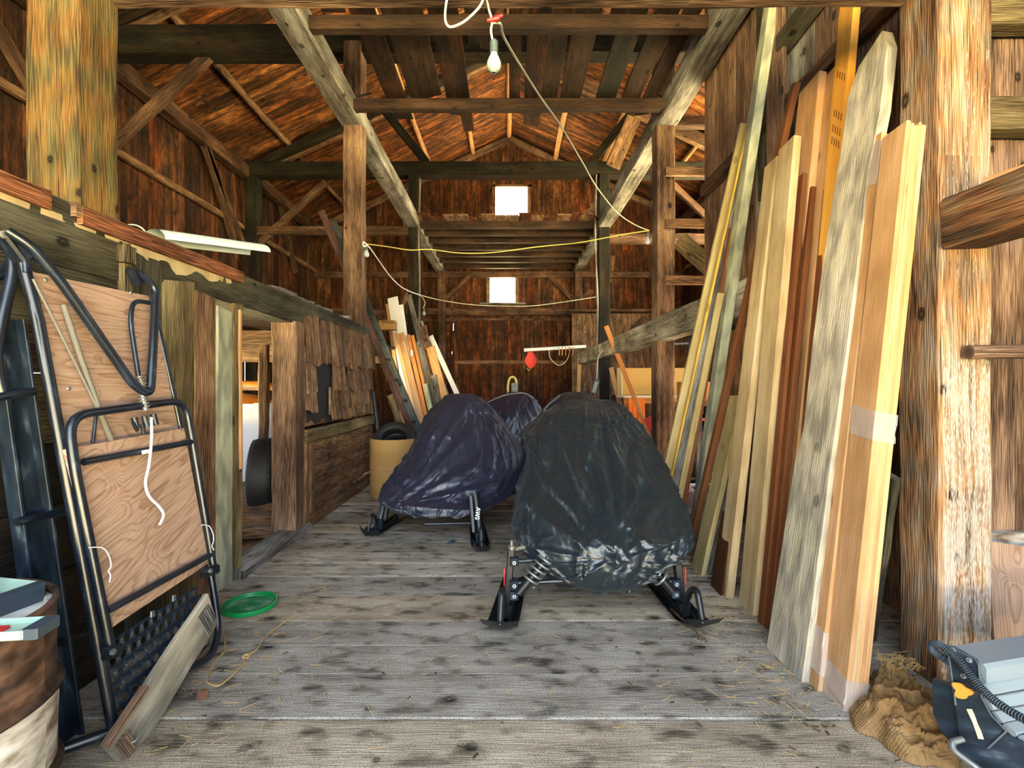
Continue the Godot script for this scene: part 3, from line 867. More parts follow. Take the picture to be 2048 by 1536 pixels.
	plank(rail, "edge_trim", V(-1.872, 2.09, 2.06), V(-1.872, 2.09, 2.3), Y, 0.06, 0.03, M.plank, {"bev": 0.004})
	plank(rail, "edge_trim", V(-1.87, 2.075, 2.09), V(-1.87, 2.09, 3.36), Y, 0.08, 0.03, M.trim, {"bev": 0.004})
	# torn strip of paper under the trim
	var pp := nb()
	var top := []
	var bot := []
	for k in 60:
		var d := 1.3 + k * 0.033
		top.append(V(-1.883, 2.06, d))
		bot.append(V(-1.88 + 0.006 * sin(k * 1.3), 2.035 - 0.06 * absf(sin(k * 0.37 + 1.0)) * absf(sin(k * 0.11)) - rng.randf() * 0.02, d))
	for k in 59:
		pp.quad(bot[k + 1], top[k + 1], top[k], bot[k])
		pp.quad(bot[k], top[k], top[k + 1], bot[k + 1])
	put("torn_paper", pp, M.paper, rail)
	# floor over the left side room, its front part seen along the beam
	var lf := thing("ceiling_side_room", Vector3.ZERO, "low plank ceiling over the left side room", "ceiling", "", "structure")
	var d := DF
	while d < 13.9:
		var ww := rng.randf_range(0.24, 0.34)
		plank(lf, "ceiling_board", V(-5.65, 2.02 + rng.randf() * 0.01, d + ww / 2), V(-2.08, 2.02 + rng.randf() * 0.01, d + ww / 2), Z, ww - 0.006, 0.03, sheath())
		d += ww
	for x in [-4.6, -3.4]:
		plank(lf, "ceiling_joist", V(x, 1.93, DF), V(x, 1.93, 13.9), Y, 0.13, 0.12, M.brown)
	for dd in [4.9, 5.9, 7.4, 9.1]:
		plank(lf, "ceiling_joist", V(-5.6, 1.86, dd), V(-2.1, 1.82, dd), Y, 0.13, 0.12, M.brown)
	# planks along the inside of the left wall of the aisle beyond the shingles
	plank(w, "side_room_post", V(-2.75, -0.05, 5.35), V(-2.72, 1.95, 5.35), Vector3(1, 0, 0), 0.1, 0.08, M.brown, {"bev": 0.02, "segs": 8, "jit": 0.02})
	# right: rail, upper partition
	timber("rail_beam", V(1.99, 2.05, 2.3), V(1.94, 2.06, 12.9), Y, 0.3, 0.2, M.grey, "grey hewn rail running along the right side at shoulder height", {"segs": 26, "jit": 0.011, "bev": 0.018})
	timber("rail_beam", V(1.985, 2.035, DF), V(1.985, 2.035, 2.085), Y, 0.215, 0.21, M.beamend, "thick hewn brown beam end on the front of the right post", {"segs": 12, "jit": 0.012, "bev": 0.014})
	var u := thing("wall_aisle_right", Vector3.ZERO, "upright boards closing the loft space above the leaning lumber", "wall", "", "structure")
	d = 2.36
	var ms := [M.pinkish, M.pinkish, M.shingle1, M.grey, M.grey, M.pinkish]
	var k := 0
	while d < 5.15:
		var ww := rng.randf_range(0.16, 0.27)
		plank(u, "wall_board", V(2.2 + rng.randf() * 0.01, 2.22 if d > 2.7 else 2.2, d + ww / 2), V(2.2, 6.6, d + ww / 2 - 0.03), Z, ww - 0.006, 0.03, ms[rng.randi() % 6], {"bev": 0.003})
		d += ww
		k += 1
	for q in 11:
		plank(u, "wall_board", V(2.3, 0.0, 2.5 + q * 0.26), V(2.3, 1.9, 2.5 + q * 0.26), Z, 0.25, 0.03, M.plank)
	plank(u, "girt", V(2.14, 3.5, 2.4), V(2.14, 3.47, 5.28), Y, 0.12, 0.08, M.brown2, {"bev": 0.008, "segs": 6, "jit": 0.006})
	plank(u, "girt", V(2.12, 4.07, 2.0), V(2.12, 3.98, 3.72), Y, 0.13, 0.11, M.darkgrey, {"bev": 0.01, "segs": 5, "jit": 0.006})
	plank(u, "nailed_board", V(2.11, 2.9, 3.78), V(2.09, 5.5, 3.78), Z, 0.24, 0.03, M.pinkish, {"bev": 0.004})
	plank(u, "nailed_board", V(2.13, 2.9, 4.0), V(2.11, 5.5, 4.0), Z, 0.16, 0.03, M.darkgrey, {"bev": 0.004})
	# partition right of the big front post
	var z := thing("wall_front_right", Vector3.ZERO, "board partition right of the big front post", "wall", "", "structure")
	var x := 2.1
	k = 0
	while x < 5.1:
		var ww: float = [0.12, 0.36, 0.3][mini(k, 2)]
		plank(z, "wall_board", V(x + ww / 2, 0, 2.46), V(x + ww / 2, 6.3, 2.46), Vector3(1, 0, 0), ww - 0.005, 0.03, M.grey if k == 0 else [M.plank, M.pinkish, M.brown][k % 3], {"bev": 0.003, "segs": 4, "jit": 0.003})
		x += ww
		k += 1
	plank(z, "girt", V(2.1, 0.545, 2.42), V(5.1, 0.545, 2.42), Y, 0.1, 0.05, M.chalk, {"bev": 0.006, "segs": 4, "jit": 0.005})
	plank(z, "girt", V(2.1, 2.66, 2.38), V(5.1, 2.66, 2.38), Y, 0.16, 0.1, M.olive, {"bev": 0.01, "segs": 4, "jit": 0.01})
	plank(z, "girt", V(2.1, 3.16, 2.38), V(5.1, 3.16, 2.38), Y, 0.14, 0.1, M.olive, {"bev": 0.01, "segs": 4, "jit": 0.01})
	var pg := nb()
	tube(pg, [V(1.97, 1.475, 2.06), V(2.2, 1.478, 2.06), V(2.5, 1.47, 2.06), V(3.0, 1.475, 2.06)], 0.03, 14)
	solo("wooden_rail_pole", pg, M.pinkish, "round peeled pole fixed across the right edge beside the whitewashed post", "pole")

# a board leaning to the right: its near inner corner runs from floor pixel b to pixel t at world x = xt
func lean(mb: MB, b: Vector2, t: Vector2, xt: float, w: float, th: float, o := {}, shift := 0.0) -> MB:
	var p0 := PF(b.x, b.y)
	var p1 := PX(t.x, t.y, xt)
	var ax := (p1 - p0).normalized()
	var wd := (Vector3(0, 0, -1) - ax * (-ax.z)).normalized()
	var td := wd.cross(ax)
	if td.x < 0: td = -td
	var k := wd * w / 2 + td * (th / 2 + shift)
	var lift := ax * 0.003
	var oo := {"bev": 0.002, "segs": 4, "jit": 0.0015}
	oo.merge(o, true)
	return board(mb, p0 + k + lift, p1 + k, wd, w, th, oo)

func make_lumber() -> void:
	var G := "lumber leaning on the right side"
	var L := [
		["moulding_strip", Vector2(1294, 1086), Vector2(1482, 245), 2.0, 0.03, 0.08, M.paleyellow, "widest pale moulding strip, leftmost of the close-set long strips", {}],
		["moulding_strip", Vector2(1313, 1086), Vector2(1501, 225), 2.0, 0.03, 0.016, M.yellowstrip, "thin yellow moulding strip among the close-set long strips", {}],
		["moulding_strip", Vector2(1318, 1084), Vector2(1496, 270), 2.02, 0.04, 0.055, M.grey, "greyish brown moulding strip right of the thin yellow one", {}],
		["moulding_strip", Vector2(1336, 1082), Vector2(1437, 585), 1.74, 0.03, 0.05, M.paleyellow, "shorter pale strip, its top end just under the grey rail", {}],
		["moulding_strip", Vector2(1351, 1080), Vector2(1462, 455), 1.86, 0.04, 0.04, M.brownstrip, "short red brown strip beside the close-set pale strips", {}],
		["lumber_board", Vector2(1384, 1078), Vector2(1546, -40), 2.05, 0.1, 0.075, M.mint, "very tall grey green board reaching past the top beam", {"segs": 8, "jit": 0.006}],
		["wooden_pole", Vector2(1374, 1112), Vector2(1590, 163), 2.03, 0.05, 0.045, M.brownstrip, "square red brown stick leaning from the right ski up to the loft boards", {}],
		["lumber_board", Vector2(1402, 1152), Vector2(1482, 790), 1.66, 0.17, 0.035, M.paleyellow, "short pale yellow board at the left of the leaning lumber", {"segs": 6, "jit": 0.005}],
		["lumber_board", Vector2(1415, 1150), Vector2(1468, 900), 1.66, 0.1, 0.03, M.grey, "short grey board tucked behind the short pale yellow one", {}],
		["lumber_board", Vector2(1442, 1192), Vector2(1466, 1028), 1.45, 0.16, 0.03, M.walnut, "shortest, dark brown board at the foot of the lumber", {}],
		["lumber_board", Vector2(1452, 1196), Vector2(1553, 312), 1.82, 0.15, 0.05, M.maple, "rough sawn pale board, left one of the two alike with lighter edges", {}],
		["lumber_board", Vector2(1506, 1232), Vector2(1588, 270), 1.82, 0.17, 0.05, M.maple, "rough sawn pale board, right one of the two alike with lighter edges", {}],
		["moulding_strip", Vector2(1524, 1252), Vector2(1607, 345), 1.86, 0.05, 0.025, M.brownstrip, "dark red strip just right of the rough pale pair", {}],
		["moulding_strip", Vector2(1537, 1262), Vector2(1624, 372), 1.9, 0.05, 0.03, M.brownstrip, "second dark red strip right of the rough pale pair", {}],
		["lumber_board", Vector2(1535, 1240), Vector2(1639, 141), 2.02, 0.22, 0.05, M.tan, "wide tan board with an orange edge, its square top left of the yellow stud", {}],
		["lumber_board", Vector2(1558, 1250), Vector2(1672, 130), 2.06, 0.16, 0.03, M.tan, "tan board just right of the wide orange-edged one", {}],
		["moulding_strip", Vector2(1575, 1290), Vector2(1657, 372), 1.92, 0.05, 0.02, M.brownstrip, "thin reddish strip hard against the grey green slab's left side", {}],
		["lumber_board", Vector2(1600, 1270), Vector2(1712, -50), 2.06, 0.13, 0.045, M.pineyellow, "yellow stud with brown mill stamps left of the grey green slab", {}],
		["lumber_board", Vector2(1626, 1352), Vector2(1738, 300), 1.86, 0.08, 0.03, M.maple, "narrow tan board between the grey green slab and the bundles", {}],
		["lumber_board", Vector2(1742, 1285), Vector2(1790, 960), 1.75, 0.16, 0.03, M.darkgrey, "grey weathered board behind the right bundle, against the post's foot", {"segs": 5, "jit": 0.006}],
	]
	for q in L:
		solo(q[0], lean(nb(), q[1], q[2], q[3], q[4], q[5], q[8]), q[6], q[7], "board", G)
	# mill stamps on the yellow stud: short brown strokes
	var sa := PF(1600, 1270)
	var sb := PX(1712, -50, 2.06)
	var sx := (sb - sa).normalized()
	var sw := (Vector3(0, 0, -1) + sx * sx.z).normalized()
	var sn := sw.cross(sx)
	if sn.x > 0: sn = -sn
	var sl := sa.distance_to(sb)
	for i in 16:
		var f: float = [0.72, 0.74, 0.765, 0.83][i % 4] + 0.006 * (i / 4)
		var at := sa + sx * sl * f + sw * (0.025 + 0.022 * (i / 4)) + sn * 0.0005
		put("mill_stamp", board(nb(), at, at + sx * 0.045, sw, 0.006, 0.002, {"bev": 0.0}), M.brownstrip, get_node("lumber_board_009"))
	# wide waney slab with a rounded top corner
	var p0 := PF(1603, 1366)
	var p1 := PX(1780, 45, 1.93)
	var ax := (p1 - p0).normalized()
	var wd := (Vector3(0, 0, -1) + ax * ax.z).normalized()
	var nrm := ax.cross(wd)
	if nrm.x > 0: nrm = -nrm
	var ln := p0.distance_to(p1)
	var far := [[0.0, 0.29], [0.12, 0.285], [0.3, 0.27], [0.36, 0.24], [0.5, 0.262], [0.62, 0.27], [0.75, 0.262], [0.86, 0.25], [0.93, 0.255], [0.975, 0.2]]
	var nearp := [[1.0, 0.05], [0.96, 0.0], [0.85, -0.012], [0.75, 0.02], [0.7, 0.012], [0.55, 0.0], [0.4, 0.004], [0.2, 0.0], [0.0, 0.0]]
	var out := []
	for q in far: out.append(p0 + ax * ln * q[0] + wd * q[1])
	for q in nearp: out.append(p0 + ax * ln * q[0] + wd * q[1])
	var sm := nb()
	slab(sm, out, nrm, 0.055, ax)
	solo("wood_slab", sm, M.slab, "wide mouldy grey green slab with a wavy edge and rounded top", "board", G)
	# two bundles of boards held by clear wrap
	var bd := [[Vector2(1636, 1384), Vector2(1764, 262), 1.82, 0.09, "bundle of tan mouldings with clear wrap near its top, left of the other bundle", [[0.9, 0.985], [0.03, 0.1]]], [Vector2(1688, 1424), Vector2(1814, 240), 1.79, 0.14, "biggest bundle of tan boards, clear wrap at its middle and foot", [[0.44, 0.49], [0.0, 0.055]]]]
	for q in bd:
		var root := thing("board_bundle", PF(q[0].x, q[0].y), q[4], "boards", "bundles of boards in clear wrap")
		var sh := 0.0
		var mats := [M.tan, M.maple, M.pine, M.tan, M.pine]
		for i in (4 if q[3] < 0.1 else 5):
			var tt: float = 0.02 if i % 2 == 0 else 0.013
			put("board", lean(nb(), q[0], q[1] + Vector2(0, 4.0 * (i % 3)), q[2], q[3] - 0.008 * (i % 2), tt, {}, sh), mats[i], root)
			sh += tt + 0.001
		for s in q[5]:
			var a := PF(q[0].x, q[0].y)
			var b := PX(q[1].x, q[1].y, q[2])
			var axx := (b - a).normalized()
			var wdd := (Vector3(0, 0, -1) + axx * axx.z).normalized()
			var tdd := wdd.cross(axx)
			if tdd.x < 0: tdd = -tdd
			var kk: Vector3 = wdd * float(q[3]) / 2 + tdd * sh / 2
			var m := nb()
			var lg := a.distance_to(b)
			board(m, a + axx * lg * s[0] + kk, a + axx * lg * s[1] + kk, wdd, q[3] + 0.008, sh + 0.008, {"bev": 0.004, "segs": 6, "jit": 0.005, "cut0": 0.2, "cut1": 0.25})
			put("clear_wrap", m, M.film, root)

# a cloth thrown over a machine: rows of [pixel y, left x, right x, depth at left, depth at right, bulge to the front, bulge to the back]
func cover_mesh(rows: Array, sd: int, nose: Vector3, nu := 200, nv := 130, amp := 1.0, creases := []) -> MB:
	var n1 := FastNoiseLite.new()
	n1.seed = sd
	n1.noise_type = FastNoiseLite.TYPE_SIMPLEX
	n1.frequency = 0.5
	n1.fractal_octaves = 1
	var nw := FastNoiseLite.new()
	nw.seed = sd + 1
	nw.noise_type = FastNoiseLite.TYPE_SIMPLEX_SMOOTH
	nw.frequency = 0.6
	var R := []
	for q in rows:
		var dm: float = (q[3] + q[4]) / 2
		var y: float = H - (q[0] - CY) * dm / F
		R.append([V((q[1] - CX) * q[3] / F, y, q[3]), V((q[2] - CX) * q[4] / F, y, q[4]), q[5], q[6]])
	var pts := PackedVector3Array()
	var uv := PackedVector2Array()
	var m := R.size()
	for j in nv + 3:
		var f := clampf(float(j - 1) / (nv - 1), 0, 1) * (m - 1)
		var i := mini(int(f), m - 2)
		var g := f - i
		var i0 := maxi(i - 1, 0)
		var i3 := mini(i + 2, m - 1)
		var a: Vector3 = (R[i][0] as Vector3).cubic_interpolate(R[i + 1][0], R[i0][0], R[i3][0], g)
		var b: Vector3 = (R[i][1] as Vector3).cubic_interpolate(R[i + 1][1], R[i0][1], R[i3][1], g)
		var bf := cubic_interpolate(R[i][2], R[i + 1][2], R[i0][2], R[i3][2], g)
		var bb := lerpf(R[i][3], R[i + 1][3], g)
		var c := (a + b) / 2
		var hv := (b - a) / 2
		var fw := Vector3(-hv.z, 0, hv.x).normalized()
		var sc := 1.0
		var dy := 0.0
		if j == 0:
			sc = 0.03; dy = 0.004
		elif j >= nv + 1:
			sc = 0.96 - 0.05 * (j - nv - 1); dy = 0.02 * (j - nv)
		for k in nu + 1:
			var th := PI - TAU * k / nu
			var co := cos(th)
			var p := c + hv * sin(th) * sc + fw * (bf * pow(co, 0.85) if co > 0 else -bb * pow(-co, 0.7)) * sc
			p.y += dy
			var dir := (hv.normalized() * sin(th) + fw * co).normalized()
			var t := float(j) / nv
			var wob := Vector3(nw.get_noise_3d(p.x * 2.6, p.y * 2.6, p.z * 2.6), nw.get_noise_3d(p.x * 2.6 + 9, p.y * 2.6, p.z * 2.6), 0) * 0.55
			var q := p + wob
			var r1 := 1.0 - absf(n1.get_noise_3d(q.x * 2.4, q.y * 0.9, q.z * 0.9))
			var r2 := 1.0 - absf(n1.get_noise_3d(q.x * 6.5 + q.y * 2.0 + 5, q.y * 1.6 - q.x, q.z * 2.0))
			var r3 := 1.0 - absf(n1.get_noise_3d(q.x * 15.0 - q.y * 7.0, q.y * 6.0 + q.x * 3.0, q.z * 6.0 + 3))
			var fine := 1.0 - 0.75 * smoothstep(0.55, 0.85, t)
			var e := (r1 * r1 * r1 - 0.4) * 0.025 + ((pow(r2, 8.0) - 0.2) * 0.008 + (pow(r3, 8.0) - 0.2) * 0.003) * fine
			# long folds hanging from the top, deeper towards the hem
			var fv := 1.0 - absf(n1.get_noise_2d(th * 5.0 + wob.x * 1.6, t * 0.7 + sd))
			var fw2 := 1.0 - absf(n1.get_noise_2d(th * 11.0 + wob.y * 3.0 + t * 1.5, t * 1.2 + sd + 7.0))
			e += (pow(fv, 5.0) - 0.3) * 0.045 * (0.3 + 0.7 * t) + (pow(fw2, 7.0) - 0.2) * 0.009 * fine
			if co > -0.2:
				for cr in creases:
					var ca := Vector2(cr[0].x, cr[0].y)
					var cb := Vector2(cr[1].x, cr[1].y)
					var f2 := clampf((Vector2(p.x, p.y) - ca).dot(cb - ca) / (cb - ca).length_squared(), 0, 1)
					var dd := Vector2(p.x, p.y).distance_to(ca.lerp(cb, f2)) + 0.01 * (n1.get_noise_2d(f2 * 6.0, cr[0].x * 9.0))
					var wd := lerpf(0.045, 0.014, f2)
					e += 0.022 * sin(PI * (0.12 + 0.8 * f2)) * (exp(-dd * dd / (wd * wd)) - 0.35 * exp(-(dd - wd * 2.0) * (dd - wd * 2.0) / (wd * wd)))
			var rel := p - nose
			var ds := Vector2(rel.x, rel.y).length()
			var ph := atan2(rel.x, rel.y)
			var rr := 1.0 - absf(n1.get_noise_2d(ph * 3.4 + sd, 0.5))
			e += (pow(rr, 4.0) - 0.3) * 0.05 * (1.0 - exp(-ds * ds * 14.0)) * exp(-ds * 2.0)
			if j == 0: e = 0.0
			p += dir * e * amp * minf(1.0, 0.25 + 2.5 * t) * (1.0 - 0.55 * smoothstep(0.75, 1.0, t))
			p.y += e * 0.3 * amp
			if j >= nv - 2: p.y += 0.02 * sin(k * 0.23) * sin(k * 0.071)
			pts.append(p)
			uv.append(Vector2(th * 0.45, t * 1.4))
	var mb := nb()
	# rows run downwards, so u must run clockwise seen from above to face outward
	mb.grid(pts, nu + 1, nv + 3, uv, true)
	return mb

func text_mesh(s: String, size: float) -> TextMesh:
	var t := TextMesh.new()
	t.text = s
	var fnt := SystemFont.new()
	fnt.font_names = PackedStringArray(["Droid Sans"])
	fnt.font_weight = 700
	t.font = fnt
	t.font_size = 32
	t.pixel_size = size / 32.0
	t.depth = 0.001
	return t

# one ski with its loop handle, under a machine; at = spindle foot on the floor, hd = heading
func ski(root: Node3D, at: Vector3, hd: Vector3, long: bool, s: float) -> void:
	var sd := Vector3.UP.cross(hd)
	var prof := [[-0.55, 0.0], [-0.5, 0.0], [0.0, 0.0], [0.12, 0.004], [0.2, 0.025], [0.26, 0.07], [0.30, 0.115]]
	var m := nb()
	var pts := PackedVector3Array()
	var uv := PackedVector2Array()
	var wid := [0.06, 0.08, 0.085, 0.085, 0.082, 0.092 if long else 0.075, 0.1 if long else 0.085]
	var nu := 9
	for i in prof.size():
		for k in nu:
			var f := k / float(nu - 1) * 2.0 - 1.0
			var y := 0.006 + absf(f) * absf(f) * 0.035 * (1.0 if i < 5 else 0.3) + (0.0 if long else (0.03 * cos(f * TAU) if i >= 5 else 0.0))
			pts.append(at + hd * prof[i][0] * s + sd * f * wid[i] * s + Vector3.UP * (prof[i][1] * s + y))
			uv.append(Vector2(f * 0.1, prof[i][0]))
	m.grid(pts, nu, prof.size(), uv)
	var low := PackedVector3Array()
	for q in pts: low.append(q - Vector3(0, 0.006, 0) - hd * 0.006)
	var rev := PackedVector3Array()
	var ruv := PackedVector2Array()
	for i in prof.size():
		for k in nu:
			rev.append(low[i * nu + nu - 1 - k])
			ruv.append(uv[i * nu + k])
	m.grid(rev, nu, prof.size(), ruv)
	var o := put("ski", m, M.ski, root)
	var lp := fillet([at + hd * 0.27 * s + Vector3.UP * 0.09 * s, at + hd * 0.2 * s + Vector3.UP * 0.24 * s, at + hd * 0.12 * s + Vector3.UP * 0.2 * s, at + hd * 0.02 * s + Vector3.UP * 0.04], 0.08, 6)
	put("ski_loop", tube(nb(), lp, 0.0175 * s, 10), M.ski, o)
	for e in [-1, 1]:
		put("keel", board(nb(), at + hd * 0.1 * s + sd * e * 0.03 * s + Vector3.UP * 0.03, at - hd * 0.4 * s + sd * e * 0.03 * s + Vector3.UP * 0.04, sd, 0.012, 0.045, {"bev": 0.003}), M.ski, o)

func make_machines() -> void:
	# near black machine
	var root := thing("snowmobile", V(0.47, 0, 3.3), "snowmobile under the glossy black cover, long skis and coil springs showing", "snowmobile")
	var hd := Vector3(0.02, 0, 1).normalized()
	var spots := [V(-0.015, 0.0, 2.76), V(1.0, 0.0, 2.78)]
	for i in 2:
		var s: Vector3 = spots[i]
		var e := 1.0 if i == 0 else -1.0
		ski(root, s, Vector3(-0.12 if i == 0 else 0.05, 0, 1).normalized(), true, 1.0)
		var sp := nb()
		board(sp, s + Vector3(0, 0.07, 0.0), s + Vector3(0.03 * e, 0.385, -0.02), Vector3(1, 0, 0), 0.042, 0.05, {"bev": 0.006, "segs": 2})
		var spo := put("spindle", sp, M.blackpart, root)
		for y in [0.14, 0.2, 0.33]:
			put("bracket", box(nb(), s + Vector3(0.045 * e, y, 0.02), Vector3(0.05, 0.045, 0.05), 0.006), M.bluesteel, spo)
			put("bolt", lathe(nb(), s + Vector3(0.045 * e, y, 0.045), [[0.0, 0.0], [0.011, 0.0], [0.011, 0.006], [0.0, 0.006]], 8, Vector3(0, 0, 1)), M.steel, spo)
		put("foot", box(nb(), s + Vector3(0, 0.06, 0.02), Vector3(0.06, 0.07, 0.09), 0.008), M.blackpart, spo)
		put("red_mark", box(nb(), s + Vector3(-0.012 * e, 0.24, 0.024), Vector3(0.006, 0.1, 0.004), 0.0), M.red, spo)
		put("spindle_cap", lathe(nb(), s + Vector3(0.03 * e, 0.385, -0.02), [[0.0, 0.0], [0.02, 0.0], [0.02, 0.02], [0.008, 0.02], [0.008, 0.05], [0.0, 0.05]], 12), M.steel, spo)
		put("control_arm", tube(nb(), [s + Vector3(0.06 * e, 0.205, 0.02), s + Vector3(0.45 * e, 0.215, 0.0)], 0.014, 10), M.navysteel, root)
		put("control_arm", tube(nb(), spline([s + Vector3(0.06 * e, 0.33, 0.02), s + Vector3(0.2 * e, 0.33, -0.02), s + Vector3(0.35 * e, 0.37, -0.1)], 5), 0.014, 10), M.navysteel, root)
		put("steering_rod", tube(nb(), [s + Vector3(0.05 * e, 0.37, -0.06), s + Vector3(0.4 * e, 0.42, -0.2)], 0.012, 8), M.dusty, root)
		var a := s + Vector3(0.07 * e, 0.16, 0.05)
		var b := s + Vector3(0.24 * e, 0.36, 0.03)
		var so := put("shock", tube(nb(), [a, b], 0.026, 12), M.blackpart, root)
		put("spring", tube(nb(), helix(a.lerp(b, 0.3), a.lerp(b, 0.95), 0.046, 5.0, 12), 0.0075, 7), M.steel, so)
	var hull := nb()
	board(hull, V(0.49, 0.3, 2.85), V(0.5, 0.62, 5.0), Vector3(1, 0, 0), 0.55, 0.36, {"bev": 0.08, "w2": 0.35})
	put("body", hull, M.blackpart, root)
	put("track", box(nb(), V(0.5, 0.14, 4.6), Vector3(0.38, 0.26, 1.6), 0.06), M.black, root)
	var rows := [[800, 1140, 1215, 4.0, 4.0, 0.02, 0.02], [804, 1124, 1230, 4.0, 4.0, 0.08, 0.2], [812, 1110, 1243, 3.98, 3.98, 0.15, 0.4], [830, 1090, 1262, 3.9, 3.9, 0.23, 0.7], [850, 1070, 1284, 3.85, 3.85, 0.29, 0.9], [876, 1054, 1302, 3.75, 3.75, 0.35, 0.95], [919, 1052, 1325, 3.6, 3.6, 0.42, 0.95], [970, 1044, 1345, 3.4, 3.4, 0.47, 0.95], [1032, 1026, 1366, 3.15, 3.15, 0.48, 0.95], [1060, 1027, 1377, 3.05, 3.05, 0.44, 0.95], [1085, 1038, 1368, 3.0, 3.0, 0.42, 0.95], [1102, 1056, 1342, 2.96, 2.96, 0.38, 0.9], [1125, 1086, 1318, 2.92, 2.92, 0.32, 0.85], [1146, 1110, 1298, 2.87, 2.87, 0.24, 0.8], [1160, 1140, 1270, 2.84, 2.84, 0.17, 0.75]]
	var lines1 := []
	for q in [[1120, 870, 3.5], [1180, 830, 3.6], [1232, 850, 3.6], [1275, 900, 3.4], [1318, 980, 3.1], [1340, 1050, 2.9], [1080, 940, 3.3], [1060, 1010, 3.0]]:
		lines1.append([P(q[0], q[1], q[2]), P(1228, 1118, 2.66)])
	for q in [[1100, 830, 1085, 960], [1210, 830, 1160, 960], [1290, 880, 1330, 990], [1250, 920, 1310, 1000], [1045, 1060, 1150, 1130]]:
		lines1.append([P(q[0], q[1], 3.5), P(q[2], q[3], 3.1)])
	solo("vehicle_cover", cover_mesh(rows, 3, P(1226, 1112, 2.64), 260, 170, 1.0, lines1), M.blackcloth, "big glossy black nylon cover, the nearest, over the machine with long skis", "cover", "covers over parked machines")
	# left navy machine, turned a little
	var nv := thing("snowmobile", V(-0.55, 0, 4.6), "snowmobile under the near navy cover, short twin-tipped skis showing", "snowmobile")
	hd = Vector3(-0.3, 0, 0.95).normalized()
	var sp2 := [V(-1.17, 0, 4.36), V(-0.24, 0, 3.98)]
	for i in 2:
		var s: Vector3 = sp2[i]
		var e := 1.0 if i == 0 else -1.0
		ski(nv, s, (Vector3(-0.18, 0, 1) if i == 0 else Vector3(0.12, 0, 1)).normalized(), false, 0.88)
		var m := nb()
		tube(m, [s + Vector3(0, 0.12, 0), s + Vector3(0.05 * e, 0.42, -0.1)], 0.036, 14)
		var so := put("strut", m, M.blackpart, nv)
		put("strut_plate", board(nb(), s + Vector3(0.05 * e, 0.12, 0.01), s + Vector3(0.08 * e, 0.4, -0.07), Vector3(1, 0, 0), 0.03, 0.06, {"bev": 0.005}), M.blackpart, so)
		put("foot", box(nb(), s + Vector3(0, 0.085, 0.02), Vector3(0.07, 0.09, 0.09), 0.01), M.bluesteel, so)
		if i == 1:
			var t := MeshInstance3D.new()
			t.name = "white_lettering"
			t.mesh = text_mesh("AWS", 0.05)
			t.material_override = M.white
			t.rotation = Vector3(-0.3, 0, -PI / 2 - 0.1)
			so.add_child(t)
			t.position = s + Vector3(-0.02, 0.27, -0.005) - nv.position
			t.position += Vector3(0, 0, 0.0)
		put("sway_bar", tube(nb(), [s + Vector3(0.03 * e, 0.18, -0.05), s + Vector3(0.45 * e, 0.2, -0.15 if i == 0 else 0.05)], 0.012, 8), M.navysteel, nv)
	var h2 := nb()
	board(h2, V(-0.75, 0.34, 4.35), V(-0.1, 0.6, 6.2), Vector3(1, 0, 0.3), 0.5, 0.34, {"bev": 0.08, "w2": 0.35})
	put("body", h2, M.blackpart, nv)
	put("track", board(nb(), V(-0.5, 0.15, 5.1), V(0.0, 0.15, 6.3), Vector3(1, 0, 0.3), 0.38, 0.27, {"bev": 0.06}), M.black, nv)
	var r2 := [[788, 897, 942, 5.1, 5.15, 0.02, 0.02], [792, 891, 955, 5.08, 5.2, 0.08, 0.15], [800, 886, 967, 5.03, 5.2, 0.14, 0.3], [815, 878, 980, 4.95, 5.2, 0.2, 0.5], [835, 862, 998, 4.88, 5.2, 0.26, 0.7], [860, 846, 1014, 4.8, 5.1, 0.32, 0.8], [895, 829, 1040, 4.68, 5.0, 0.38, 0.85], [934, 799, 1048, 4.5, 4.85, 0.4, 0.85], [965, 773, 1042, 4.4, 4.7, 0.4, 0.85], [985, 760, 1024, 4.32, 4.55, 0.38, 0.85], [1000, 764, 1006, 4.24, 4.4, 0.33, 0.85], [1012, 782, 986, 4.18, 4.28, 0.27, 0.8], [1022, 806, 962, 4.14, 4.18, 0.2, 0.8]]
	var lines2 := []
	for q in [[905, 800, 5.0], [940, 800, 5.0], [960, 850, 4.8], [985, 910, 4.6], [1000, 965, 4.4], [870, 860, 4.7], [835, 900, 4.6], [945, 1010, 4.1]]:
		lines2.append([P(q[0], q[1], q[2]), P(799, 1008, 4.1)])
	for q in [[960, 800, 1020, 900], [985, 850, 990, 960]]:
		lines2.append([P(q[0], q[1], 4.9), P(q[2], q[3], 4.7)])
	solo("vehicle_cover", cover_mesh(r2, 17, P(797, 1008, 4.05), 240, 150, 0.7, lines2), M.navycloth, "navy blue nylon cover over the left machine with short skis", "cover", "covers over parked machines")
	# two more covered machines behind, only their tops in sight
	var r3 := [[786, 1014, 1052, 6.6, 6.6, 0.02, 0.02], [789, 1006, 1060, 6.6, 6.6, 0.1, 0.15], [798, 990, 1069, 6.55, 6.6, 0.2, 0.3], [812, 976, 1077, 6.5, 6.6, 0.3, 0.5], [835, 972, 1084, 6.45, 6.6, 0.4, 0.7], [880, 968, 1092, 6.4, 6.6, 0.45, 0.8], [930, 965, 1098, 6.3, 6.5, 0.45, 0.8], [965, 968, 1098, 6.2, 6.4, 0.4, 0.8]]
	var c3 := solo("vehicle_cover", cover_mesh(r3, 29, P(1000, 900, 6.0), 110, 60, 0.9), M.navycloth, "navy cover with pale piping behind the left machine, yellow hoop above it", "cover", "covers over parked machines")
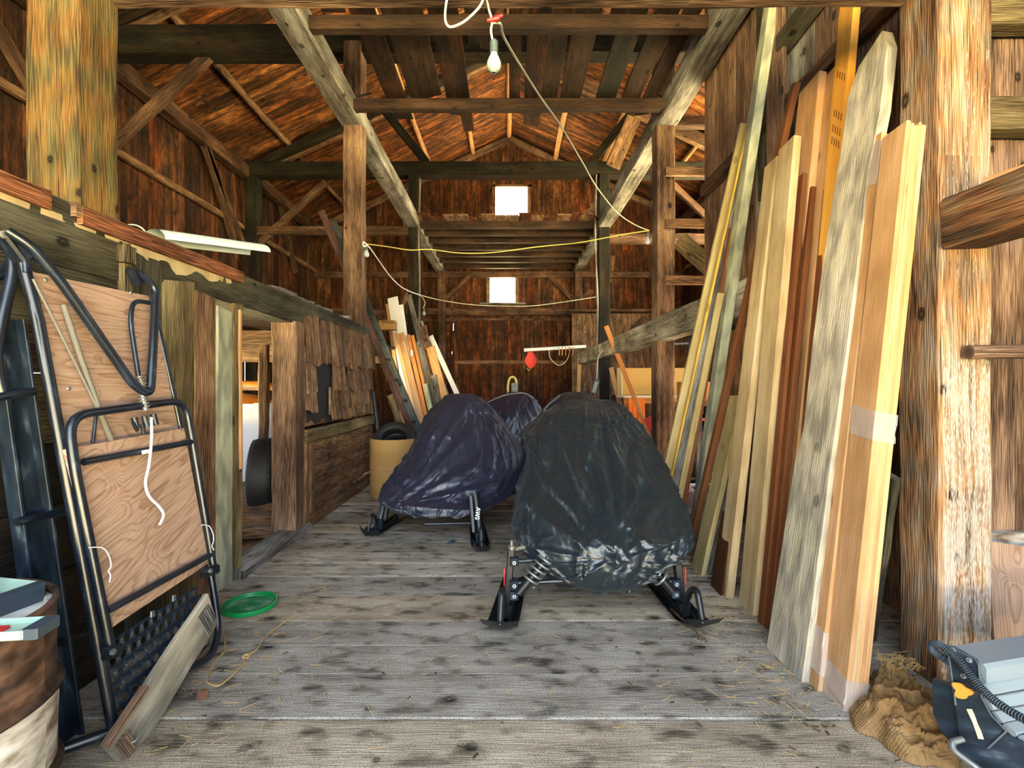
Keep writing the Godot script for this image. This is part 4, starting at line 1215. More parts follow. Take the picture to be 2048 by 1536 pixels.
	put("piping", tube(nb(), spline([P(972, 806, 6.25), P(992, 797, 6.3), P(1012, 790, 6.38), P(1046, 786, 6.45), P(1066, 796, 6.4)], 5), 0.006, 6), M.piping, c3)
	var r4 := [[784, 1140, 1170, 5.6, 5.6, 0.02, 0.02], [788, 1124, 1180, 5.6, 5.6, 0.1, 0.15], [795, 1112, 1190, 5.58, 5.58, 0.2, 0.3], [810, 1096, 1206, 5.5, 5.5, 0.3, 0.5], [840, 1082, 1220, 5.45, 5.45, 0.35, 0.6], [890, 1075, 1230, 5.4, 5.4, 0.4, 0.6], [950, 1072, 1236, 5.3, 5.3, 0.4, 0.6], [985, 1072, 1236, 5.2, 5.2, 0.35, 0.6], [1016, 1076, 1232, 5.1, 5.1, 0.3, 0.6]]
	var c4 := solo("vehicle_cover", cover_mesh(r4, 41, P(1130, 900, 5.1), 110, 60, 0.9), M.blackcloth, "black cover peeping out behind the nearest black one", "cover", "covers over parked machines")
	put("piping", tube(nb(), spline([P(1084, 832, 5.2), P(1092, 815, 5.22), P(1106, 802, 5.28), P(1120, 791, 5.36)], 5), 0.005, 6), M.piping, c4)
	# handlebar unit with yellow hoop, standing up from behind the rear navy cover
	var hb := thing("handlebar", P(1030, 790, 6.75), "yellow hoop with a black switch unit above the rear navy cover", "handlebar")
	put("hoop", tube(nb(), spline([P(1017, 792, 6.8), P(1016, 774, 6.8), P(1019, 758, 6.8), P(1026, 754, 6.8), P(1032, 760, 6.8), P(1034, 775, 6.8)], 5), 0.016, 8), M.yellowcord, hb)
	put("switch_unit", box(nb(), P(1030, 775, 6.75), Vector3(0.1, 0.13, 0.08), 0.012), M.blackpart, hb)
	put("bar", tube(nb(), [P(1016, 786, 6.75), P(1046, 786, 6.75)], 0.02, 8), M.blackpart, hb)
	put("screen", box(nb(), P(1031, 771, 6.7), Vector3(0.06, 0.03, 0.004), 0.0), M.slate, hb)
	put("pin", tube(nb(), [P(1037, 768, 6.74), P(1039, 755, 6.74)], 0.006, 6), M.blackpart, hb)

func make_left_front() -> void:
	# the leaning steel frame: a plane from the floor up to the left wall
	var q0 := V(-1.46, 0.05, 1.75)
	var up := Vector3(-0.30, 1.83, 0).normalized()
	var nr := Vector3(1.83, 0.30, 0).normalized()
	var G := func(x: float, y: float, lift := 0.0) -> Vector3: return onto(x, y, q0, nr, lift)
	var fr := thing("folding_rack", V(-1.5, 0, 2.05), "black steel tube frame with plywood panels leaning on the left wall", "rack")
	put("side_rail", tube(nb(), [G.call(42, 512), G.call(76, 640), G.call(150, 1045), G.call(228, 1462)], 0.019, 14), M.navysteel, fr)
	var hinge := put("hinge_block", board(nb(), G.call(8, 470), G.call(46, 520), up, 0.05, 0.05, {"bev": 0.008}), M.navysteel, fr)
	put("pin", lathe(nb(), G.call(6, 470, 0.02), [[0, 0], [0.014, 0], [0.014, 0.012], [0, 0.012]], 10, nr), M.dusty, hinge)
	put("side_rail", tube(nb(), fillet([G.call(312, 640, -0.03), G.call(352, 815, -0.03), G.call(424, 1160, -0.03), G.call(438, 1262, 0.0), G.call(424, 1312, 0.02), G.call(372, 1340, 0.02)], 0.09, 6), 0.016, 12), M.navysteel, fr)
	put("cross_rail", tube(nb(), [G.call(228, 1462), G.call(120, 1500, -0.1)], 0.018, 10), M.navysteel, fr)
	# big plywood panel
	var pl := nb()
	slab(pl, [G.call(203, 1272, -0.012), G.call(388, 1130, -0.02), G.call(372, 930, -0.02), G.call(312, 640, -0.02), G.call(297, 592, -0.02), G.call(70, 545, -0.012), G.call(52, 535, -0.012)], nr, 0.016, Vector3(0, 0, -1))
	var pp := put("plywood_panel", pl, M.ply, fr)
	for s in [[262, 586], [138, 777], [92, 560]]:
		put("screw", lathe(nb(), G.call(s[0], s[1], -0.01), [[0, 0], [0.009, 0], [0.006, 0.004], [0, 0.005]], 10, nr), M.steel, pp)
	# tube rail of the panel
	put("panel_rail", tube(nb(), [G.call(50, 540, 0.0), G.call(66, 615), G.call(107, 820), G.call(192, 1242)], 0.0135, 12), M.navysteel, fr)
	put("panel_rail", tube(nb(), fillet([G.call(36, 512, 0.01), G.call(50, 522, 0.015), G.call(52, 545, 0.015)], 0.03), 0.009, 8), M.navysteel, fr)
	# V shaped swing arm standing off the panel
	put("swing_arm", tube(nb(), fillet([G.call(14, 462, 0.03), G.call(62, 492, 0.06), G.call(120, 560, 0.07), G.call(268, 772, 0.08), G.call(300, 790, 0.09), G.call(306, 700, 0.09), G.call(312, 578, 0.07), G.call(290, 555, 0.06), G.call(268, 540, 0.05)], 0.09, 7), 0.0175, 14), M.navysteel, fr)
	put("swing_arm_end", board(nb(), G.call(264, 536, 0.045), G.call(276, 566, 0.03), up, 0.045, 0.045, {"bev": 0.008}), M.navysteel, fr)
	put("inner_loop", tube(nb(), fillet([G.call(302, 606, 0.05), G.call(266, 600, 0.05), G.call(260, 640, 0.05), G.call(280, 775, 0.06)], 0.07, 6), 0.01, 10), M.navysteel, fr)
	put("thin_rod", tube(nb(), [G.call(66, 558, 0.02), G.call(120, 665, 0.03), G.call(196, 818, 0.03)], 0.005, 8), M.dusty, fr)
	put("thick_rod", tube(nb(), [G.call(127, 610, 0.025), G.call(160, 712, 0.03), G.call(198, 818, 0.03), G.call(226, 890, 0.02)], 0.0105, 10), M.dusty, fr)
	put("thin_rod", tube(nb(), [G.call(194, 815, 0.02), G.call(186, 885, 0.01)], 0.006, 8), M.navysteel, fr)
	# front folding frame with its own panel
	var l1 := 0.06
	put("front_frame", tube(nb(), fillet([G.call(222, 1302, l1), G.call(148, 930, l1), G.call(136, 832, l1), G.call(250, 816, l1), G.call(370, 800, l1), G.call(388, 900, l1), G.call(428, 1142, l1)], 0.1, 7), 0.0165, 14), M.navysteel, fr)
	put("cross_rail", tube(nb(), [G.call(168, 924, l1), G.call(382, 884, l1)], 0.014, 12), M.navysteel, fr)
	put("cross_rail", tube(nb(), [G.call(214, 1222, l1), G.call(424, 1108, l1)], 0.014, 12), M.navysteel, fr)
	var p2 := nb()
	slab(p2, [G.call(228, 1252, l1 - 0.018), G.call(418, 1126, l1 - 0.018), G.call(368, 856, l1 - 0.018), G.call(134, 898, l1 - 0.018)], nr, 0.018, Vector3(0, 0.35, -1))
	put("plywood_panel", p2, M.ply, fr)
	put("label_sticker", board(nb(), G.call(284, 905, l1 + 0.014), G.call(298, 902, l1 + 0.014), up, 0.016, 0.002, {"bev": 0.0}), M.white, fr)
	# spring clamps
	for s in [[[278, 752], [288, 780]], [[284, 785], [292, 822]]]:
		var a: Vector3 = G.call(s[0][0], s[0][1], 0.07)
		var b: Vector3 = G.call(s[1][0], s[1][1], 0.07)
		var core := put("spring_core", tube(nb(), [a, b], 0.011, 10), M.steel, fr)
		put("spring", tube(nb(), helix(a, b, 0.0165, 6, 10), 0.003, 6), M.dusty, core)
	for s in [[268, 835], [288, 832], [306, 828]]:
		put("clamp_jaw", board(nb(), G.call(s[0], s[1], 0.075), G.call(s[0] + 6, s[1] + 22, 0.075), up.cross(nr), 0.024, 0.02, {"bev": 0.005}), M.navysteel, fr)
	for s in [[266, 845, 275, 862], [284, 848, 288, 868]]:
		put("clamp_handle", tube(nb(), [G.call(s[0], s[1], 0.08), G.call(s[2], s[3], 0.08)], 0.007, 8), M.bluesteel, fr)
	put("wire_clip", tube(nb(), spline([G.call(312, 828, 0.09), G.call(318, 826, 0.09), G.call(318, 822, 0.09), G.call(310, 825, 0.09)]), 0.0018, 6), M.steel, fr)
	for s in [[224, 1304], [420, 1142]]:
		var hb := put("hinge_lug", board(nb(), G.call(s[0] - 14, s[1] + 4, 0.07), G.call(s[0] + 14, s[1] - 4, 0.07), up, 0.045, 0.03, {"bev": 0.008}), M.navysteel, fr)
		put("bolt", lathe(nb(), G.call(s[0], s[1], 0.085), [[0, 0], [0.012, 0], [0.011, 0.008], [0, 0.008]], 6, nr), M.steel, hb)
	# perforated tread plate between the rails: a sheet with raised round holes
	var tm := nb()
	var ex := Vector3(0, 0, -1)
	var o: Vector3 = G.call(232, 1452, -0.005)
	var oy: Vector3 = G.call(206, 1302, -0.005)
	var wd := 0.56
	var hh := o.distance_to(oy) + 0.02
	var nx := 11
	var ny := 6
	for j in ny:
		for i in nx:
			var cw := wd / nx
			var ch := hh / ny
			var off := cw / 2 if j % 2 else 0.0
			if off > 0 and i == nx - 1: continue
			var cc := o + ex * (cw * (i + 0.5) + off) + up * ch * (j + 0.5)
			var K := 16
			for k in K:
				var ring := func(kk: int, s: int) -> Vector3:
					var a := TAU * kk / K
					var dx := cos(a)
					var dyy := sin(a)
					if s == 2:
						var f := 1.0 / maxf(absf(dx), absf(dyy))
						return cc + ex * dx * f * cw / 2 + up * dyy * f * ch / 2
					var r: float = [0.0155, 0.019, 0.0][s]
					return cc + (ex * dx + up * dyy) * r + nr * [0.004, 0.007][s]
				tm.quad(ring.call(k, 0), ring.call(k, 1), ring.call(k + 1, 1), ring.call(k + 1, 0))
				tm.quad(ring.call(k, 1), ring.call(k, 2), ring.call(k + 1, 2), ring.call(k + 1, 1))
	put("tread_plate", tm, M.bluesteel, fr)
	for s in [[305, 1222], [348, 1190]]:
		put("plate_tab", board(nb(), G.call(s[0], s[1], 0.0), G.call(s[0], s[1] + 12, 0.0), ex, 0.022, 0.006, {"bev": 0.002}), M.steel, fr)
	var rope := nb()
	tube(rope, spline([G.call(303, 835, 0.09), G.call(303, 880, 0.095), G.call(298, 930, 0.1), G.call(291, 965, 0.1), G.call(298, 992, 0.1), G.call(318, 1013, 0.1), G.call(327, 1030, 0.1), G.call(319, 1050, 0.085)], 6), 0.0055, 8)
	solo("rope", rope, M.whiterope, "white rope hanging from the clamps over the front plywood panel", "rope")
	var i := 0
	for s in [[[178, 1095], [205, 1096], [218, 1112], [222, 1132], [217, 1142], [221, 1150], [219, 1165]], [[402, 1050], [418, 1052], [426, 1068], [427, 1082], [424, 1092], [428, 1100]]]:
		var pts := []
		for q in s: pts.append(G.call(q[0], q[1], 0.085))
		solo("zip_tie", tube(nb(), spline(pts, 5), 0.0022, 6), M.white, "white loose tie round the front frame's %s tube" % ["left", "right"][i], "tie")
		i += 1
	# weathered board with cleats leaning across the tread plate
	var bd := thing("cleat_board", V(-1.3, 0, 2.0), "grey weathered board with small cleats lying aslant across the tread plate", "board")
	var a := PF(236, 1515, 0.02)
	var b := onto(421, 1218, q0, nr, 0.10)
	a.x -= 0.01
	var bw := (up + Vector3(0, 0, 0.55)).normalized()
	put("plank", board(nb(), a, b, bw, 0.165, 0.024, {"bev": 0.003, "segs": 6, "jit": 0.003, "cut1": 0.2}), M.palegrey, bd)
	var ax := (b - a).normalized()
	var fn := ax.cross(bw).normalized()
	if fn.x < 0: fn = -fn
	put("cleat", board(nb(), a + ax * 0.03 + fn * 0.02 - bw * 0.03, a + ax * 0.04 + fn * 0.02 + bw * 0.045, ax, 0.05, 0.016, {"bev": 0.003}), M.pinkish, bd)
	put("cleat", board(nb(), b - ax * 0.06 + fn * 0.016 - bw * 0.05, b - ax * 0.05 + fn * 0.016 + bw * 0.05, ax, 0.08, 0.01, {"bev": 0.003, "cut0": 0.3}), M.grey, bd)
	put("edge_strip", board(nb(), a + bw * 0.081 + fn * 0.01, a.lerp(b, 0.33) + bw * 0.081 + fn * 0.01, bw, 0.02, 0.03, {"bev": 0.002}), M.pinkish, bd)
	put("nail", tube(nb(), [a + ax * 0.045 + fn * 0.028, a + ax * 0.05 + fn * 0.04, a + ax * 0.08 + fn * 0.042], 0.0035, 7), M.steel, bd)
	# second dark steel frame behind it
	var f2 := thing("steel_stand", V(-1.72, 0, 1.7), "dark blue channel steel frame standing behind the plywood panels", "stand")
	var q1 := V(-1.67, 0.0, 1.7)
	var n1 := Vector3(1.8, 0.16, 0).normalized()
	var K2 := func(x: float, y: float, lift := 0.0) -> Vector3: return onto(x, y, q1, n1, lift)
	put("channel", board(nb(), K2.call(12, 640), K2.call(125, 1500), ex, 0.085, 0.03, {"bev": 0.004}), M.bluesteel, f2)
	put("flange", board(nb(), K2.call(36, 640, 0.02), K2.call(160, 1500, 0.02), ex, 0.012, 0.05, {"bev": 0.002}), M.bluesteel, f2)
	put("flange", board(nb(), K2.call(-12, 700, 0.02), K2.call(98, 1500, 0.02), ex, 0.012, 0.05, {"bev": 0.002}), M.bluesteel, f2)
	put("curved_tube", tube(nb(), spline([K2.call(26, 500, 0.03), K2.call(22, 560, 0.03), K2.call(4, 640, 0.03), K2.call(-8, 720, 0.03), K2.call(8, 800, 0.03)], 6), 0.018, 12), M.navysteel, f2)
	put("curved_tube", tube(nb(), spline([K2.call(-30, 560, 0.0), K2.call(10, 540, 0.0), K2.call(40, 505, 0.0)], 6), 0.02, 12), M.navysteel, f2)
	put("cross_pipe", tube(nb(), [K2.call(-40, 800, 0.05), K2.call(68, 783, 0.05)], 0.014, 12), M.navysteel, f2)
	put("cross_pipe", tube(nb(), [K2.call(34, 1044, 0.05), K2.call(150, 1018, 0.05)], 0.0145, 12), M.navysteel, f2)
	put("cross_pipe", tube(nb(), [K2.call(100, 1290, 0.02), K2.call(180, 1270, 0.02)], 0.016, 12), M.blackpart, f2)
	# rusted drum with things on its lid
	var dc := V(-1.565, 0, 1.25)
	var dr := thing("steel_drum", dc, "rusted steel drum with a pale band, cut off by the left edge", "drum")
	put("shell", lathe(nb(), dc, [[0.28, 0.02], [0.283, 0.2], [0.285, 0.21], [0.3, 0.225], [0.285, 0.24], [0.283, 0.26], [0.283, 0.44], [0.286, 0.45], [0.3, 0.465], [0.286, 0.48], [0.283, 0.5], [0.283, 0.70]], 48), M.rust, dr)
	put("pale_band", lathe(nb(), dc, [[0.2845, 0.25], [0.2855, 0.34], [0.2885, 0.44], [0.301, 0.4625]], 48), M.chalk, dr)
	put("pale_band", lathe(nb(), dc, [[0.2815, 0.03], [0.2845, 0.2]], 48), M.chalk, dr)
	put("rim", torus(nb(), dc + Vector3(0, 0.705, 0), Vector3.UP, 0.281, 0.009, 0.012, 48, 8), M.rust, dr)
	put("lid", lathe(nb(), dc, [[0.0, 0.66], [0.277, 0.66], [0.277, 0.69], [0.26, 0.692], [0.255, 0.68], [0.0, 0.68]], 40), M.chalk, dr)
	for s in [[P(-48, 1195, 1.18), Vector3(0.26, 0.022, 0.075), 0.12, "pale green plastic tray with a red smear, lying across the drum's front", M.mintplastic], [P(-45, 1160, 1.42), Vector3(0.24, 0.05, 0.15), -0.2, "deeper pale green plastic tray at the back of the drum lid", M.mintplastic]]:
		var sz: Vector3 = s[1]
		var pos: Vector3 = s[0]
		pos.y = 0.682 + (0.035 if sz.y < 0.03 else 0.0)
		var t := thing("plastic_tray", pos, s[3], "tray")
		t.rotation.y = s[2]
		var hx := sz.x / 2
		var hz := sz.z / 2
		var m := MB.new()
		box(m, t.position + Vector3(0, 0.004, 0), Vector3(sz.x, 0.008, sz.z), 0.002)
		for e in [-1, 1]:
			board(m, t.position + Vector3(e * hx, sz.y / 2, -hz), t.position + Vector3(e * hx, sz.y / 2, hz), Vector3.UP, sz.y, 0.006, {"bev": 0.002})
			board(m, t.position + Vector3(-hx, sz.y / 2, e * hz), t.position + Vector3(hx, sz.y / 2, e * hz), Vector3.UP, sz.y, 0.006, {"bev": 0.002})
		put("shell", m, s[4], t)
		put("end_cap", box(MB.new(), t.position + Vector3(hx + 0.015, sz.y * 0.5, 0), Vector3(0.035, sz.y + 0.004, sz.z * 0.98), 0.004), M.slate, t)
		if sz.y < 0.03:
			put("red_smear", box(MB.new(), t.position + Vector3(0.03, 0.0115, -0.005), Vector3(0.07, 0.006, 0.02), 0.002), M.red, t)
	var wb := nb()
	board(wb, V(-1.62, 0.70, 1.1), V(-1.40, 0.695, 1.18), Vector3(0, 0, 1), 0.07, 0.03, {"bev": 0.004, "segs": 3, "jit": 0.004})
	solo("wood_block", wb, M.olive, "short piece of wood under the trays on the drum lid", "block")
	var roll := nb()
	for k in 7:
		torus(roll, V(-1.62, 0.77 + 0.016 * k, 1.42), Vector3.UP, 0.05 + 0.004 * sin(k * 2.0), 0.012, 0.01, 20, 8)
	solo("rope_coil", roll, M.twine, "small coil of pale rope at the far left on the drum", "rope")
	# green pail lid
	var gl := thing("pail_lid", PF(500, 1212), "green plastic pail lid lying on the floor by the doorway", "lid")
	var c := gl.position
	put("rim", lathe(nb(), c, [[0.138, 0.0], [0.153, 0.002], [0.155, 0.02], [0.15, 0.026], [0.143, 0.024], [0.14, 0.012]], 48), M.green, gl)
	put("ring", lathe(nb(), c, [[0.128, 0.012], [0.13, 0.019], [0.124, 0.019], [0.122, 0.012]], 48), M.green, gl)
	var dk := []
	for k in 40: dk.append(c + Vector3(cos(TAU * k / 40.0) * 0.141, 0.012, -sin(TAU * k / 40.0) * 0.141))
	put("disc", slab(nb(), dk, Vector3.UP, 0.006), M.lid, gl)
	var tw := nb()
	var tp := []
	for q in [[595, 1228], [560, 1250], [530, 1275], [512, 1300], [492, 1312], [488, 1325], [470, 1345], [440, 1370], [420, 1368], [414, 1358], [430, 1325], [450, 1300], [448, 1270]]: tp.append(PF(q[0], q[1], 0.006))
	tube(tw, spline(tp, 6), 0.0045, 7)
	torus(tw, PF(492, 1313, 0.008), Vector3(0.3, 1, 0.2).normalized(), 0.012, 0.006, 0.006, 12, 6)
	solo("twine", tw, M.twine, "knotted length of baling twine snaking on the floor below the green lid", "twine")

func make_right_front() -> void:
	# burlap sack, a crumpled heap
	var n := FastNoiseLite.new()
	n.seed = 7
	n.frequency = 1.0
	n.fractal_octaves = 3
	var c := PF(1822, 1452)
	var pts := PackedVector3Array()
	var uv := PackedVector2Array()
	var K := 90
	for j in K:
		for i in K:
			var a := TAU * i / (K - 1)
			var r := 1.0 - float(j) / (K - 1)
			var dirv := Vector3(cos(a), 0, -sin(a))
			var ext := 0.16 + 0.05 * n.get_noise_2d(cos(a) * 1.3, sin(a) * 1.3) + (0.07 if cos(a) < 0 else 0.1) * absf(cos(a - 0.55))
			var p := c + dirv * ext * r
			var f := 1.0 - absf(n.get_noise_3d(p.x * 7.0, 0.0, p.z * 9.0))
			var y := (1.0 - r * r) * (0.10 + 0.05 * n.get_noise_2d(p.x * 5.0, p.z * 5.0)) + (pow(f, 5.0)) * 0.05 * sqrt(maxf(0.0, 1.0 - r)) + 0.006
			if r > 0.97: y = 0.002
			pts.append(Vector3(p.x, y, p.z) + dirv * 0.06 * pow(f, 3.0) * (1 - r) * r)
			uv.append(Vector2(p.x, p.z))
	var m := nb()
	m.grid(pts, K, K, uv, true)
	# frayed mouth standing up against the post
	var p2 := PackedVector3Array()
	var u2 := PackedVector2Array()
	var base := PF(1795, 1395)
	for j in 30:
		for i in 61:
			var a := TAU * i / 60.0
			var h := j / 29.0
			var rr := lerpf(0.085, 0.022, h) * (1.0 + 0.35 * n.get_noise_3d(cos(a) * 1.4, h * 2.0, sin(a) * 1.4 + 4))
			p2.append(base + Vector3(cos(a) * rr * 1.3 - 0.02 * h, 0.02 + h * 0.13 + (0.012 * sin(i * 1.9) if j == 29 else 0.0), -sin(a) * rr))
			u2.append(Vector2(a * 0.08, h * 0.15))
	m.grid(p2, 61, 30, u2, true)
	var sk := solo("burlap_sack", m, M.burlap, "crumpled brown burlap sack with a frayed edge at the right post's foot", "sack")
	var fy := nb()
	for i in 90:
		var s := base + Vector3(rng.randf_range(-0.07, 0.06), 0.13 + rng.randf() * 0.02, rng.randf_range(-0.04, 0.05))
		tube(fy, [s, s + Vector3(rng.randf_range(-0.02, 0.02), 0.02, rng.randf_range(-0.01, 0.02)), s + Vector3(rng.randf_range(-0.04, 0.04), rng.randf_range(0.015, 0.045), rng.randf_range(-0.02, 0.03))], 0.0012, 4, false)
	tag(put("frayed_threads", fy, M.twine, sk), "", "", "", "stuff")
	# aluminium machine with a blue side plate at the lower right corner
	var o := thing("loading_ramp", V(1.75, 0, 1.55), "aluminium slatted machine with a dark blue side plate and coiled hose", "machine")
	var nl := Vector3(-0.82, 0.22, 0.53).normalized()
	var q := P(1925, 1400, 1.56)
	var S := func(x: float, y: float, l := 0.0) -> Vector3: return onto(x, y, q, nl, l)
	var m1 := nb()
	slab(m1, [S.call(1893, 1291, 0.01), S.call(1910, 1405, 0.01), S.call(1920, 1480, 0.01), S.call(1975, 1497, 0.01), S.call(2012, 1462, 0.01), S.call(1982, 1432, 0.01), S.call(1962, 1395, 0.01), S.call(1956, 1326, 0.01), S.call(1952, 1318, 0.01), S.call(1905, 1292, 0.01)], nl, 0.012)
	var plate := put("side_plate", m1, M.bluesteel, o)
	put("plate_edge", tube(nb(), [S.call(1893, 1291, 0.012), S.call(1950, 1318, 0.012), S.call(1957, 1330, 0.012), S.call(1963, 1395, 0.012), S.call(1983, 1432, 0.012), S.call(2012, 1462, 0.012), S.call(1975, 1497, 0.012)], 0.004, 6), M.slate, plate)
	put("plate_edge", tube(nb(), [S.call(1895, 1293, 0.012), S.call(1911, 1410, 0.012)], 0.004, 6), M.slate, plate)
	for s in [[1906, 1300], [1938, 1320], [1927, 1352]]:
		put("rivet", lathe(nb(), S.call(s[0], s[1], 0.012), [[0, 0], [0.009, 0], [0.007, 0.005], [0, 0.006]], 12, nl), M.steel, plate)
	var m2 := nb()
	slab(m2, [S.call(1864, 1357, -0.012), S.call(1866, 1425, -0.012), S.call(1885, 1468, -0.012), S.call(1975, 1560, -0.012), S.call(2120, 1640, -0.012), S.call(2160, 1540, -0.012), S.call(2010, 1466, -0.012), S.call(1962, 1395, -0.012), S.call(1900, 1372, -0.012)], nl, 0.05)
	put("lower_housing", m2, M.bluesteel, o)
	var ln := Vector3(1, 0.0, -0.22).normalized()
	var lb := Vector3(0.22, 0, -1).normalized()
	var e0: Vector3 = S.call(1955, 1331, 0.005)
	var tb := nb()
	var cen := e0 + lb * 0.06 + Vector3(0, -0.034, 0)
	board(tb, cen, cen + ln * 0.8, lb, 0.125, 0.07, {"bev": 0.01})
	put("top_bar", tb, M.alu, o)
	var sl := [S.call(1960, 1366, -0.02), S.call(1970, 1393, -0.02), S.call(1982, 1422, -0.02), S.call(2003, 1448, -0.02), S.call(2034, 1472, -0.02), S.call(2070, 1500, -0.02), S.call(2110, 1530, -0.02)]
	for i in 6:
		var wv: Vector3 = sl[i + 1] - sl[i]
		var mid: Vector3 = (sl[i] + sl[i + 1]) / 2
		put("slat", board(nb(), mid, mid + ln * 0.75, wv.normalized(), wv.length() - 0.004, 0.018, {"bev": 0.003}), M.alu, o)
	put("support", board(nb(), S.call(1990, 1500, -0.1) + Vector3(0.1, -0.3, 0), S.call(1990, 1500, -0.1) + Vector3(0.5, -0.3, 0.1), Vector3(0, 1, 0), 0.3, 0.2, {"bev": 0.01}), M.blackpart, o)
	var hp := spline([S.call(1900, 1324, 0.0), S.call(1878, 1310, 0.01), S.call(1866, 1300, 0.0), S.call(1868, 1288, -0.03), S.call(1885, 1294, 0.03), S.call(1915, 1318, 0.035), S.call(1950, 1362, 0.035), S.call(1990, 1402, 0.05), S.call(2048, 1438, 0.08), S.call(2110, 1462, 0.1)], 10)
	var ribs := MB.new()
	var hs := put("coiled_hose", tube(nb(), hp, 0.0105, 10), M.black, o)
	for i in range(1, hp.size() - 1):
		var tg: Vector3 = (hp[i + 1] - hp[i - 1]).normalized()
		var seg: float = (hp[i] as Vector3).distance_to(hp[i - 1])
		var cnt := maxi(1, int(seg / 0.0075))
		for k in cnt:
			torus(ribs, (hp[i - 1] as Vector3).lerp(hp[i], float(k) / cnt), tg, 0.011, 0.0025, 0.0022, 12, 5)
	tag(put("hose_ribs", ribs, M.slate, hs), "", "", "", "stuff")
	var kc: Vector3 = S.call(1926, 1381, 0.014)
	var ux := Vector3.UP.cross(nl).normalized()
	var uy := nl.cross(ux)
	var kn := []
	for i in 20:
		var a := TAU * i / 20.0
		kn.append(kc + nl * 0.016 + (ux * cos(a) + uy * sin(a)) * (0.022 + 0.005 * sin(a * 3.0 + 0.6) + 0.0025 * sin(a * 5.0)))
	put("star_knob", slab(nb(), kn, nl, 0.016), M.orange, o)
	put("strap", board(nb(), S.call(1938, 1418, 0.014), S.call(1962, 1478, 0.014), ux, 0.014, 0.004, {"bev": 0.001, "bow": -0.006, "segs": 6}), M.counter, o)
	put("handle", tube(nb(), fillet([S.call(1925, 1478, 0.02), S.call(1903, 1484, 0.05), S.call(1906, 1500, 0.06), S.call(1960, 1540, 0.06), S.call(2010, 1580, 0.05)], 0.05, 6), 0.0095, 12), M.steel, o)
	var pw := nb()
	board(pw, V(2.42, 0.0, 2.2), V(2.5, 0.55, 2.34), Vector3(1, 0, 0), 0.36, 0.015, {"bev": 0.002})
	solo("plywood_offcut", pw, M.ply, "reddish plywood offcut leaning low on the boards at the right edge", "board")
	var sc := nb()
	board(sc, V(1.98, 2.165, 1.98), V(2.06, 2.18, 1.72), Vector3(1, 0, 0.4), 0.07, 0.03, {"bev": 0.003, "segs": 3, "jit": 0.004})
	solo("wood_scrap", sc, M.tan, "pale wood scrap lying on top of the thick beam end at the right", "block")
	var hk := nb()
	tube(hk, spline([V(2.17, 1.9, 2.4), V(2.19, 1.84, 2.32), V(2.17, 1.7, 2.3), V(2.21, 1.6, 2.3), V(2.3, 1.58, 2.32), V(2.36, 1.64, 2.38)], 6), 0.02, 12)
	solo("iron_hook", hk, M.dusty, "grey curved iron hook hanging at the right edge under the thick beam", "hook")

func bulb_thing(at: Vector3, s: float, label: String, mat: Material) -> Node3D:
	var o := thing("light_bulb", at, label, "light bulb", "")
	var prof := [[0.0, 0.0], [0.012, 0.002], [0.024, 0.01], [0.03, 0.025], [0.029, 0.04], [0.022, 0.058], [0.015, 0.072], [0.0135, 0.08]]
	var pts := PackedVector3Array()
	var uv := PackedVector2Array()
	for q in prof:
		for k in 25:
			var a := TAU * k / 24
			pts.append(at + Vector3(cos(a) * q[0], q[1], -sin(a) * q[0]) * s)
			uv.append(Vector2(a, q[1]))
	var m := nb()
	m.grid(pts, 25, prof.size(), uv, true)
	put("glass", m, mat, o)
	put("socket", lathe(nb(), at, [[0.0145 * s, 0.078 * s], [0.0165 * s, 0.08 * s], [0.0165 * s, 0.1 * s], [0.0155 * s, 0.102 * s], [0.0165 * s, 0.104 * s], [0.0165 * s, 0.125 * s], [0.009 * s, 0.133 * s], [0.0, 0.133 * s]], 20), M.socket, o)
	return o

func cable(called: String, pts: Array, r: float, mat: Material, label: String, k := 8) -> void:
	solo(called, tube(nb(), spline(pts, k), r, 7), mat, label, "cord")

func tire_mesh(c: Vector3, axis: Vector3, R: float, w: float) -> MB:
	var m := nb()
	torus(m, c, axis, R * 0.78, R * 0.22, w / 2, 48, 20, 0.6)
	return m

